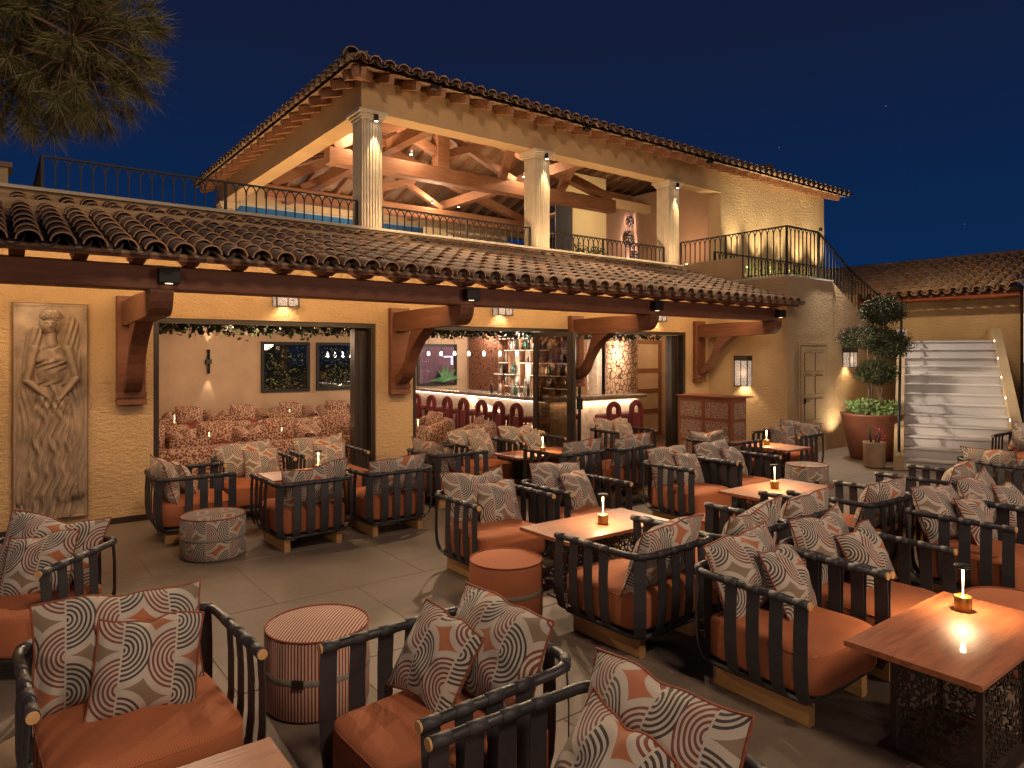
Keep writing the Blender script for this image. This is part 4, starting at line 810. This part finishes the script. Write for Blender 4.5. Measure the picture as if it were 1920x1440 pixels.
def make_chair():
    t = thing('lounge_chair', 'lounge chair', 'lounge chair')
    inst('top_rail', CH['rail'], t); inst('lower_rail', CH['low'], t); sc0 = inst('seat_cushion', CH['seat'], t); inst('piping', CH['seam'], sc0); inst('seat_deck', CH['deck'], t)
    for s_ in (-1, 1): inst('wood_cap', CH['cap'], t, (s_ * .40, .365, RT)); inst('base_runner', CH['run'], t, (s_ * .27, 0, 0))
    for s_ in (-1, 1):
        for y in (.335, .195, .055, -.085): inst('strap', CH['strap'], t, (s_ * .40, y, 0), (0, 0, -s_ * PI / 2))
        inst('strap', CH['strap'], t, (s_ * (.27 + .13 * .707), -.255 - .13 * .707, 0), (0, 0, PI + s_ * PI / 4))
    for x in (-.21, -.07, .07, .21): inst('strap', CH['strap'], t, (x, -.385, 0), (0, 0, PI))
    bc = inst('back_cushion', CH['bc'][0][0], t, (0, -.255, .622), (R(17), 0, 0)); inst('piping', CH['bc'][0][1], bc)
    return t
proto = make_chair()
tpp = inst('throw_pillow', CH['tp'][0][0]); tag(tpp, '', 'pillow'); inst('piping', CH['tp'][0][1], tpp)
NY, PYF, PXF, NX = PI, 0.0, -PI / 2, PI / 2
# x, y, facing, where it stands, pillow side (+ = chair's own right) , group
chairs = [
 (.50, 3.32, NY, 'front left lounge chair facing the lens beside the corner table', -.04),
 (.165, 5.35, R(141), 'lounge chair cut by the left edge below the carved panel', -.05),
 (1.52, 2.475, NX, 'lounge chair in front of the striped pouf at the bottom centre', .14),
 (1.50, 1.54, NX, 'nearest lounge chair cut off by the bottom edge', .02),
 (3.59, 5.03, NY, 'lounge chair beside the plain terracotta pouf', -.10),
 (4.55, 4.99, NY, 'lounge chair directly behind the lamp of the middle table', -.10),
 (3.58, 3.30, PYF, 'lounge chair with its back to us in front of the middle table', None),
 (4.40, 3.22, PYF, 'second lounge chair with its back to us along the middle table', None),
 (5.20, 3.25, PYF, 'third lounge chair with its back to us, past the middle table', None),
 (3.69, 2.22, NY, 'lounge chair left of the big table at the right foreground', -.10),
 (4.55, 2.19, NY, 'lounge chair behind the big right foreground table', -.10),
 (6.23, 3.12, PYF, 'lounge chair with its back to us before the table below the steps', None),
 (6.28, 2.14, NY, 'right hand lounge chair with greyish straps seen from its arm', -.10),
 (7.13, 2.14, NY, 'lounge chair at the right edge behind the greyish strapped one', -.12),
 (7.86, 3.10, PYF, 'far right lounge chair turned away, half hidden behind other cushions', None),
 (9.53, 2.90, R(-113.5), 'lounge chair before the stairs with its back turned', .16),
 (12.6, 3.55, NX, 'lounge chair just showing at the right edge below the stair wall', None),
 (6.43, 5.10, NY, 'lounge chair left of the table with the rust screen behind it', -.10),
 (7.28, 5.08, NY, 'lounge chair behind the table in front of the rust screen', -.10),
 (8.58, 6.18, PXF, 'lounge chair sideways against the rust screen side, facing the stairs', None),
 (10.1, 6.05, NX, 'lounge chair by the tower door facing the doorways', .12),
 (1.71, 7.97, PXF, 'lounge chair sideways by the left doorway jamb', -.12),
 (2.58, 6.98, PYF, 'lounge chair with its back to us behind the patterned pouf', None),
 (3.53, 6.98, PYF, 'lounge chair with its back to us right of the patterned pouf', None),
 (2.53, 8.55, NY, 'lounge chair in the left doorway facing us, left of the pair', -.12),
 (3.48, 8.55, NY, 'lounge chair in the left doorway facing us, right of the pair', -.04),
 (4.75, 7.68, PXF, 'lounge chair sideways in front of the doorway pier', .10),
 (5.55, 8.10, NY, 'lounge chair at the bar doorway nearest the pier', -.08),
 (6.42, 8.05, NY, 'lounge chair at the bar doorway nearest the folded glass doors', -.14),
 (6.03, 6.78, PYF, 'lounge chair with its back to us before the bar doorway table', None),
 (6.90, 6.72, PYF, 'lounge chair with its back to us before the folded glass doors', None),
 (8.35, 8.00, NY, 'lounge chair on the bar doorway sill by the stone column', -.10),
]
for k, (x, y, rz, lab, po) in enumerate(chairs):
    o = place(proto, k == 0, (x + random.uniform(-.006, .006), y, 0), rz + R(random.uniform(-2.5, 2.5)), lab, 'lounge chairs on the terrace')
    for c_ in o.children:
        if c_.name.startswith('back_cushion'):
            c_.data = CH['bc'][k % 3][0]; c_.rotation_euler = (R(random.uniform(16, 24)), R(random.uniform(-5, 5)), R(random.uniform(-5, 5))); c_.children[0].data = CH['bc'][k % 3][1]; c_.location.x = random.uniform(-.02, .02)
    if po is not None:
        q = tpp if k == 0 else copy_tree(tpp); q.data = CH['tp'][k % 3][0]; q.children[0].data = CH['tp'][k % 3][1]
        m4 = Matrix.Translation(o.location) @ Matrix.Rotation(o.rotation_euler.z, 4, 'Z') @ Matrix.Translation((po * 1.15, -.055 + random.uniform(-.02, .02), .592)) @ Euler((R(random.uniform(24, 33)), R(random.uniform(-9, 9)), R(random.uniform(-14, 14)))).to_matrix().to_4x4()
        q.matrix_world = m4; q['label'] = 'small pillow on the ' + lab.replace('lounge chair', 'chair'); q['group'] = 'throw pillows on the lounge chairs'
# shorten labels to at most sixteen words
# --- tables
def lattice_panel(w_, h_):
    g = MB(); c = .052; nx, nz = int(w_ / c), int(h_ / c); rd = random.Random(5); ox = -nx * c / 2
    def hb(x0, x1, z): g.box(x0, x1, -.003, .003, z - .0035, z + .0035)
    def vb(x, z0, z1): g.box(x - .0035, x + .0035, -.003, .003, z0, z1)
    for i in range(nx):
        for j in range(nz):
            x, z = ox + (i + .5) * c, .03 + (j + .5) * c; s_ = c * (.30 if (i + j) % 2 else .2)
            if rd.random() < .12: continue
            hb(x - s_, x + s_, z - s_); hb(x - s_, x + s_, z + s_); vb(x - s_, z - s_, z + s_); vb(x + s_, z - s_, z + s_)
            if (i + j) % 2 or rd.random() < .4: hb(x + s_, x + c - s_ * .7, z); vb(x, z + s_, z + c - s_ * .7)
            else: hb(x - c / 2, x - s_, z + s_ * .4); vb(x + s_ * .3, z - c / 2, z - s_)
    hb(-w_ / 2, w_ / 2, .03); hb(-w_ / 2, w_ / 2, .03 + nz * c); return g.mesh('lattice_panel', M['lattice'])
TB = {}
TB['top'] = MB().box(-.565, .565, -.29, .29, .545, .572, .005).mesh('table_top', M['walnut']); TB['pa'] = lattice_panel(.52, .50); TB['pb'] = lattice_panel(.34, .50); TB['post'] = MB().box(-.014, .014, -.014, .014, .012, .545).mesh('leg', M['lattice']); TB['base'] = MB().box(-.33, .33, -.24, .24, 0, .012).mesh('base_plate', M['lattice']); TB['apron'] = MB().box(-.29, .29, -.20, .20, .535, .545).mesh('top_frame', M['lattice'])
def make_table():
    t = thing('low_table', 'low table', 'table'); inst('table_top', TB['top'], t); inst('base_plate', TB['base'], t); inst('top_frame', TB['apron'], t)
    for x in (-.275, .275):
        for y in (-.185, .185): inst('leg', TB['post'], t, (x, y, 0))
    for y, r_ in ((-.185, 0), (.185, PI)): inst('lattice_panel', TB['pa'], t, (0, y, 0), (0, 0, r_), kind='stuff')
    for x, r_ in ((-.275, PI / 2), (.275, -PI / 2)): inst('lattice_panel', TB['pb'], t, (x, 0, 0), (0, 0, r_), kind='stuff')
    return t
tproto = make_table()
LM = {}
LM['base'] = MB().lathe([(0, 0), (.040, 0), (.042, .004), (.042, .072), (.040, .076), (0, .076)], 24).mesh('lamp_base', M['brass']); LM['stem'] = MB().lathe([(0, .076), (.0042, .076), (.0035, .12), (.0055, .225), (0, .225)], 10).mesh('lit_stem', M['stem']); LM['cap'] = MB().lathe([(0, .226), (.040, .226), (.043, .230), (.043, .238), (.040, .242), (0, .242)], 24).mesh('lamp_shade', M['black'])
def make_lamp():
    t = thing('table_lamp', 'table lamp', 'lamp'); inst('lamp_base', LM['base'], t); inst('lit_stem', LM['stem'], t); inst('lamp_shade', LM['cap'], t)
    light('SPOT', (0, 0, .215), 30, (1, .68, .36), t, .012, (0, 0, 0), 150, .5); light('POINT', (0, 0, .19), 1.0, (1, .72, .4), t, .01); return t
lproto = make_lamp()
tabs = [(3.91, 4.02, 0, 'low table in the middle beside the terracotta pouf', (.03, -.04)), (6.37, 3.95, 0, 'low table by the rust screen chairs', (.0, .02)), (3.83, 1.38, 0, 'big low table at the right foreground on a bronze lattice base', (.33, .10)),
        (9.30, 5.95, PI / 2, 'far low table beside the rust screen', (-.02, .0)), (3.0, 7.76, 0, 'low table before the left doorway between four chairs', (.05, .0)), (6.08, 7.42, 0, 'low table before the bar doorway', (.02, -.08)), (.235, 2.21, 0, 'low table corner at the bottom left edge', (-.42, -.12))]
for k, (x, y, rz, lab, lo) in enumerate(tabs):
    place(tproto, k == 0, (x, y, 0), rz, lab, 'low walnut tables'); c_, s_ = math.cos(rz), math.sin(rz)
    place(lproto, k == 0, (x + lo[0] * c_ - lo[1] * s_, y + lo[0] * s_ + lo[1] * c_, .5725), 0, 'lit brass lamp on the ' + lab.split(' with')[0].split(' on a')[0], 'table lamps on the terrace')
# --- poufs
def pouf(x, y, r_, h, mat, label, belt, n=48):
    t = thing('pouf', label, 'pouf', (x, y, 0), random.uniform(0, 6), 'round poufs')
    e_ = .03; prof = [(0, .004), (r_ - .02, .004), (r_, .025), (r_ * 1.005, h * .5), (r_, h - e_), (r_ - .008, h - .010)]
    b_ = MB().lathe(prof, n, uvr=r_); 
    vs = []; uvs = []; m = 7
    for j in range(m):
        rr = (r_ - .008) * (1 - j / (m - 1)); zz = h - .010 + .022 * math.sin(PI / 2 * j / (m - 1))
        for k in range(n + 1): a = 2 * PI * k / n; vs.append((rr * math.cos(a), rr * math.sin(a), zz)); uvs.append((rr * math.cos(a), rr * math.sin(a)))
    b_.add(vs, [(j * (n + 1) + k, j * (n + 1) + k + 1, (j + 1) * (n + 1) + k + 1, (j + 1) * (n + 1) + k) for j in range(m - 1) for k in range(n)], uvs, True)
    b_.build('pouf_body', mat, t); ring = lambda rr, z, q: MB().tube([(rr * math.cos(2 * PI * k / 40), rr * math.sin(2 * PI * k / 40), z) for k in range(40)], q, 6, closed=True)
    ring(r_ - .004, h - .008, .006).build('piping', M['piping'], t)
    if belt: MB().lathe([(r_ * 1.008, h * .46), (r_ * 1.016, h * .465), (r_ * 1.016, h * .535), (r_ * 1.008, h * .54)], 40).build('belt', M['belt'], t); MB().box(-.03, .03, -.012, .0, h * .45, h * .55).build('buckle', M['lattice'], t, (0, -r_ * 1.01, 0))
    return t
pouf(1.72, 7.05, .295, .40, M['wave'], 'wave patterned round pouf on the left of the open floor', True); pouf(3.04, 4.08, .27, .44, M['terra'], 'plain terracotta round pouf at the end of the middle table', True); pouf(1.47, 3.75, .285, .44, M['stripe'], 'red and cream striped round pouf in the foreground', True)
pouf(9.0, 5.12, .28, .42, M['wave'], 'wave patterned round pouf below the tower door', True); pouf(5.50, 3.98, .26, .40, M['terra'], 'plain terracotta round pouf tucked by the table below the stairs', True); pouf(5.02, 1.50, .27, .43, M['terra'], 'plain terracotta round pouf at the right edge beyond the big table', True)
tag(MB().lathe([(0, 0), (.17, 0), (.18, .015), (.18, .07), (.165, .085), (0, .085)], 28).build('stone_base', M['tanpot'], None, (.16, 3.98, 0)), 'round tan stone parasol base half hidden behind the front left chair', 'base')
# --- rust screen
hs = thing('host_screen', 'rust coloured freestanding screen desk with speckled inlays beside the last doorway', 'screen', (9.65, 6.8, 0)); MB().prism([(0, 0), (.42, 0), (.55, .13), (.55, 1.08), (0, 1.08)], 'z', 0, 1.20).build('carcass', M['rust'], hs)
for y0, y1 in ((.06, .50), (.58, 1.02)):
    for z0, z1 in ((.10, .42), (.48, .80), (.86, 1.12)): MB().box(-.012, -.001, y0, y1, z0, z1).build('inlay', M['speck'], hs)
for z0, z1 in ((.10, .42), (.48, .80), (.86, 1.12)): MB().box(.06, .38, -.012, -.001, z0, z1).build('inlay', M['speck'], hs)
MB().box(-.03, .58, -.03, 1.11, 1.201, 1.225).build('desk_top', M['rust'], hs)

# ------------------------------------------------------------------ lounge interior
def make_armchair():
    t = thing('armchair', 'armchair', 'armchair'); b_ = MB(); n = 18
    sec = [(-.09, .06), (-.10, .40), (-.09, .60), (-.05, .68), (.02, .70), (.07, .67), (.09, .58), (.085, .40), (.08, .06)]
    path = []
    for k in range(n + 1):
        a = PI * 1.36 * (k / n) - PI * .18; path.append((1.22 * math.copysign(abs(math.cos(a)) ** .62, math.cos(a)), -math.copysign(abs(math.sin(a)) ** .62, math.sin(a))))
    vs = []; m = len(sec)
    for i, (cx, cy) in enumerate(path):
        dr = 1 - .22 * max(0, (abs(i / n - .5) * 2 - .55)) / .45
        for o_, z in sec: vs.append((cx * (.36 + -o_ * -1 * 1.0 if False else .36 - o_), cy * (.36 - o_) + .03, .06 + (z - .06) * (dr)))
    fs = [(i * m + k, i * m + k + 1, (i + 1) * m + k + 1, (i + 1) * m + k) for i in range(n) for k in range(m - 1)] + [tuple(range(m)), tuple(n * m + k for k in range(m - 1, -1, -1))]
    b_.add(vs, fs, None, True).build('shell', M['boucle'], t); puff(-.33, .33, -.20, .36, .22, .44, .02, 4).build('seat_cushion', M['redseat'], t)
    inst('cushion', pillow(.56, .42, .16, 12, 4)[0].mesh('cushion', M['boucle']), t, (0, -.13, .62), (R(16), 0, 0)); MB().lathe([(0, 0), (.22, 0), (.22, .055), (0, .055)], 20).build('plinth', M['door'], t); return t
ap = make_armchair()
ordw = ('leftmost', 'second from left', 'third from left', 'fourth from left', 'fifth from left', 'last on the right')
arm_l = []
for row, (y, rz, xs) in enumerate(((10.15, PYF, (2.15, 3.2, 4.25)), (11.95, NY, (1.95, 3.0, 4.05, 5.1)), (13.35, PYF, (2.3, 3.4, 4.5, 5.6)), (15.7, NY, (2.3, 3.4, 4.5, 5.6, 6.7, 7.65)))):
    for q, x in enumerate(xs): arm_l.append((x, y + .07 * (q % 2), rz + R(random.uniform(-6, 6)), 'speckled armchair, %s in the %s row of the lounge' % (ordw[q], ('nearest', 'second', 'third', 'back wall')[row])))
arm_l += [(5.55, 10.6, PYF, 'speckled armchair turned away in the bar doorway beside the pier'), (6.75, 11.6, NX, 'speckled armchair sideways before the bar stools'), (6.3, 12.7, R(-60), 'speckled armchair behind the bar doorway chairs'), (6.95, 10.4, R(40), 'speckled armchair before the folded glass doors')]
for k, (x, y, rz, lab) in enumerate(arm_l): place(ap, k == 0, (x, y, .002), rz, lab, 'speckled armchairs in the lounge')
sp = thing('side_table', 'side table', 'table'); MB().lathe([(0, .5), (.25, .5), (.25, .525), (0, .525)], 24).build('table_top', M['walnut'], sp); MB().lathe([(0, 0), (.14, 0), (.02, .03), (.02, .5), (0, .5)], 14).build('pedestal', M['black'], sp)
sm_ = thing('table_lamp', 'lamp', 'lamp'); inst('lamp_base', LM['base'], sm_); inst('lit_stem', LM['stem'], sm_); inst('lamp_shade', LM['cap'], sm_); light('POINT', (0, 0, .17), 5, (1, .58, .30), sm_, .02)
st_l = [(2.65, 11.1, 'between the two nearest rows of armchairs on the left'), (3.75, 11.1, 'between the armchairs at the centre of the left doorway'), (2.85, 14.6, 'under the tall wall light'), (5.1, 14.6, 'under the dark lounge window'), (6.35, 13.6, 'near the pier'), (6.2, 11.0, 'in the bar doorway')]
for k, (x, y, lab) in enumerate(st_l):
    place(sp, k == 0, (x, y, .002), 0, 'round lounge side table ' + lab, 'lounge side tables'); place(sm_, k == 0, (x, y, .5275), 0, 'small lit lamp standing ' + lab, 'lamps in the lounge')
# bar
BXF = 8.65
bar = thing('bar_counter', 'long lit bar with veined front and dark stone top', 'bar counter'); MB().box(BXF, BXF + .12, 10.32, 15.6, .05, 1.0).build('front_panel', M['onyx'], bar); MB().box(BXF, 11.2, 10.2, 10.32, .05, 1.0).build('end_panel', M['onyx'], bar); MB().box(BXF - .12, BXF + .55, 10.62, 15.7, 1.0, 1.07, .012).build('counter_top', M['counter'], bar); MB().box(BXF - .12, 11.3, 10.08, 10.62, 1.0, 1.071, .012).build('counter_return', M['counter'], bar); MB().box(BXF - .004, BXF + .13, 10.33, 15.6, 0, .05).build('plinth', M['black'], bar)
MB().box(BXF - .06, BXF - .03, 10.3, 15.5, .985, .998).build('light_strip', M['ledw'], bar); light('AREA', (BXF - .06, 12.9, .97), 36, (1, .72, .50), bar, 5.2, sy=.03, rot=(0, R(-12), R(90))); light('AREA', (9.9, 10.13, .97), 10, (1, .72, .50), bar, 2.4, sy=.03, rot=(R(12), 0, 0))
sto = thing('bar_stool', 'bar stool', 'bar stool'); outer = [(-.19, .35)] + [(-.19, .82)] + [(.19 * -math.cos(PI * k / 8), .82 + .19 * math.sin(PI * k / 8)) for k in range(1, 8)] + [(.19, .82), (.19, .35)]
inner = [(.075, .35 + .25)] + [(.075, .82)] + [(.075 * math.cos(PI * k / 8), .82 + .075 * math.sin(PI * k / 8)) for k in range(1, 8)] + [(-.075, .82), (-.075, .60)]
g = MB(); pts = [(-.132, .02), (-.132, .82)] + [(-.132 * math.cos(PI * k / 10), .82 + .132 * math.sin(PI * k / 10)) for k in range(1, 10)] + [(.132, .82), (.132, .02)]; g.tube([(x, -.17, z) for x, z in pts], .056, 10); g.build('arched_back', M['red'], sto)
MB().box(-.13, .13, -.20, -.14, .30, .74).build('back_pad', M['red'], sto); puff(-.20, .20, -.2, .2, .62, .74, .01, 4).build('seat', M['red'], sto); MB().tube([(-.13, .15, 0), (-.13, .15, .64)], .03, 8).build('leg', M['red'], sto); MB().tube([(.13, .15, 0), (.13, .15, .64)], .03, 8).build('leg', M['red'], sto)
stools = [(8.15, 14.9, PXF), (8.15, 14.22, PXF), (8.15, 13.54, PXF), (8.15, 12.86, PXF), (8.15, 12.22, PXF), (8.15, 11.55, PXF), (8.15, 10.95, PXF), (8.15, 10.38, PXF), (9.75, 9.72, PYF), (10.42, 9.75, PYF)]
nth = ['furthest red arched bar stool at the window end of the bar'] + ['red arched bar stool, %s along the bar from the window end' % q for q in ('second', 'third', 'fourth', 'fifth', 'sixth', 'seventh')] + ['red arched bar stool closest to the folded glass doors', 'red arched bar stool right of the folded glass doors', 'red arched bar stool beside the stone column']
for k, (x, y, rz) in enumerate(stools): place(sto, k == 0, (x, y, .002), rz, nth[k], 'red bar stools')
# back bar
bb = thing('back_bar', 'lit back bar of staggered shelves behind the counter', 'shelving', (10.9, 0, 0)); MB().box(0, .15, 11.2, 16.49, 0, 2.62).build('back_panel', M['onyx'], bb); MB().box(-.32, 0, 11.3, 16.2, 0, .92).build('work_counter', M['counter'], bb)
MB().box(-.02, 0, 14.4, 16.4, .92, 2.6).build('brick_panel', M['brickw'], bb)
bl = []
for j, z in enumerate((1.12, 1.42, 1.72, 2.04, 2.34)):
    for i in range(7):
        y0 = 11.5 + i * .46 + (.23 if j % 2 else 0)
        if (i * 3 + j * 2) % 5 == 4: continue
        MB().box(-.22, -.021, y0, y0 + .42, z - .02, z).build('shelf', M['shelf'], bb); MB().box(-.215, -.205, y0 + .02, y0 + .40, z - .024, z - .0205).build('light_strip', M['ledw'], bb); bl.append((y0, z))
for i in range(8): MB().box(-.20, -.022, 11.49 + i * .46, 11.505 + i * .46, .95, 2.5).build('divider', M['shelf'], bb)
for k, y in enumerate((11.6, 12.3, 13.0, 13.7, 14.4, 15.3)): light('POINT', (-.30, y, 2.45), 44, (1, .80, .64), bb, .05)
for y in (11.8, 12.8, 13.8): light('POINT', (-.34, y, 1.55), 20, (1, .80, .64), bb, .05)
bprof = [[(.036, 0), (.036, .17), (.014, .22), (.013, .29), (0, .29)], [(.045, 0), (.045, .12), (.016, .15), (.016, .21), (0, .21)], [(.030, 0), (.034, .10), (.028, .20), (.012, .24), (.012, .30), (0, .30)]]; bmm = {}
cols_ = ['amber', 'clearb', 'darkb', 'clearb', 'greenb', 'clearb']; cnt = 0; rd = random.Random(5)
for y0, z in bl:
    for q in range(rd.choice((2, 3, 4))):
        key = (rd.randrange(3), rd.choice(cols_))
        if key not in bmm: bmm[key] = MB().lathe([(0, 0)] + bprof[key[0]], 10).mesh('bottle', M[key[1]])
        tag(inst('bottle', bmm[key], None, (10.9 - .13 + rd.uniform(-.03, .03), y0 + .07 + q * .095, z + .001)), '%s %s bottle on the %s shelf behind the bar' % (('tall', 'squat', 'slim')[key[0]], {'amber': 'amber', 'clearb': 'pale', 'darkb': 'black', 'greenb': 'green'}[key[1]], {1.12: 'lowest', 1.42: 'second lowest', 1.72: 'middle', 2.04: 'second highest', 2.34: 'highest'}[z]), 'bottle', 'bottles on the back bar'); cnt += 1
for k in range(9):
    key = (k % 3, cols_[k % 6]); bmm.setdefault(key, MB().lathe([(0, 0)] + bprof[key[0]], 10).mesh('bottle', M[key[1]])); tag(inst('bottle', bmm[key], None, (8.95 + (k % 2) * .08, 10.8 + k * .22, 1.072)), '%s %s bottle standing on the bar counter' % (('tall', 'squat', 'slim')[key[0]], {'amber': 'amber', 'clearb': 'pale', 'darkb': 'black', 'greenb': 'green'}[key[1]]), 'bottle', 'bottles on the counter')
sc_ = thing('stone_column', 'round column clad in split stone at the end of the bar', 'column', (11.32, 10.85, .002)); MB().lathe([(.37, 0), (.37, 2.62)], 40).build('shaft', M['mosaic'], sc_); light('POINT', (-.62, -.30, 1.95), 48, (1, .76, .58), sc_, .06)
for k in range(8):
    y = 11.0 + k * .62; t = thing('pendant_lamp', ('nearest', 'second nearest', 'third', 'fourth', 'fifth', 'sixth', 'second furthest', 'furthest')[k] + ' glass bulb pendant hanging in the row over the bar', 'pendant lamp', (8.95, y, 1.93), 0, 'bulbs over the bar'); MB().tube([(0, 0, .06), (0, 0, .79)], .004, 5).build('cord', M['black'], t); MB().lathe([(0, -.042), (.024, -.034), (.031, 0), (.023, .035), (.012, .06), (0, .061)], 14).build('bulb', M['bulb'], t)
    light('POINT', (0, 0, -.08), 7, (1, .80, .58), t, .04)
# wall light, garland, room light
t = thing('wall_light', 'slim black up and down light on the lounge back wall', 'wall lamp', (3.91, 16.5, 1.76)); MB().tube([(0, -.08, .05), (0, -.08, .27)], .03, 10).tube([(0, -.08, -.27), (0, -.08, -.05)], .03, 10).box(-.06, .06, -.11, 0, -.05, .05).build('body', M['black'], t); light('SPOT', (0, -.08, .29), 14, SOFT, t, .02, (0, .0, 3), 50, .6); light('SPOT', (0, -.08, -.29), 14, SOFT, t, .02, (0, .0, -3), 50, .6)
gd = MB(); rd = random.Random(8); leaves(gd, [(rd.uniform(1.5, 11.0), 9.3 + rd.random() ** 1.2 * 7.1, 2.70 - abs(rd.gauss(0, .13))) for _ in range(9000)], .12, 1, .5, rd)
leaves(gd, [(rd.uniform(1.6, 11.1), 9.32 + rd.random() ** 1.5 * 2.6, 2.22 + rd.random() ** .8 * .4) for _ in range(9000)], .085, 1, .5, rd)
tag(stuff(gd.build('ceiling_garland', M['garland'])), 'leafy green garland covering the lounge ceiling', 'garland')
fl = MB()
for _ in range(150): x, y = rd.uniform(1.6, 10.8), 9.4 + rd.random() * 6.5; fl.add([(x - .02, y, 2.48), (x, y - .02, 2.46), (x + .02, y, 2.48), (x, y + .02, 2.5)], [(0, 1, 2, 3)])
tag(stuff(fl.build('fairy_lights', glow('fairy', (1, .70, .35), 4))), 'tiny warm lights among the ceiling garland', 'lights')
rl = thing('ceiling_lamp', 'flush ceiling lamps hidden in the lounge garland', 'lamp', (0, 0, 2.6)); MB().disc(.1, 0, 14, (3.3, 12.2), False).build('diffuser', M['led'], rl)
light('POINT', (3.4, 11.2, -.30), 80, (1, .68, .45), rl, .25); light('POINT', (4.2, 14.2, -.30), 105, (1, .71, .47), rl, .25); light('POINT', (6.4, 12.6, -.30), 75, (1, .70, .46), rl, .25); light('POINT', (12.3, 10.2, -.4), 16, (1, .72, .44), rl, .2)
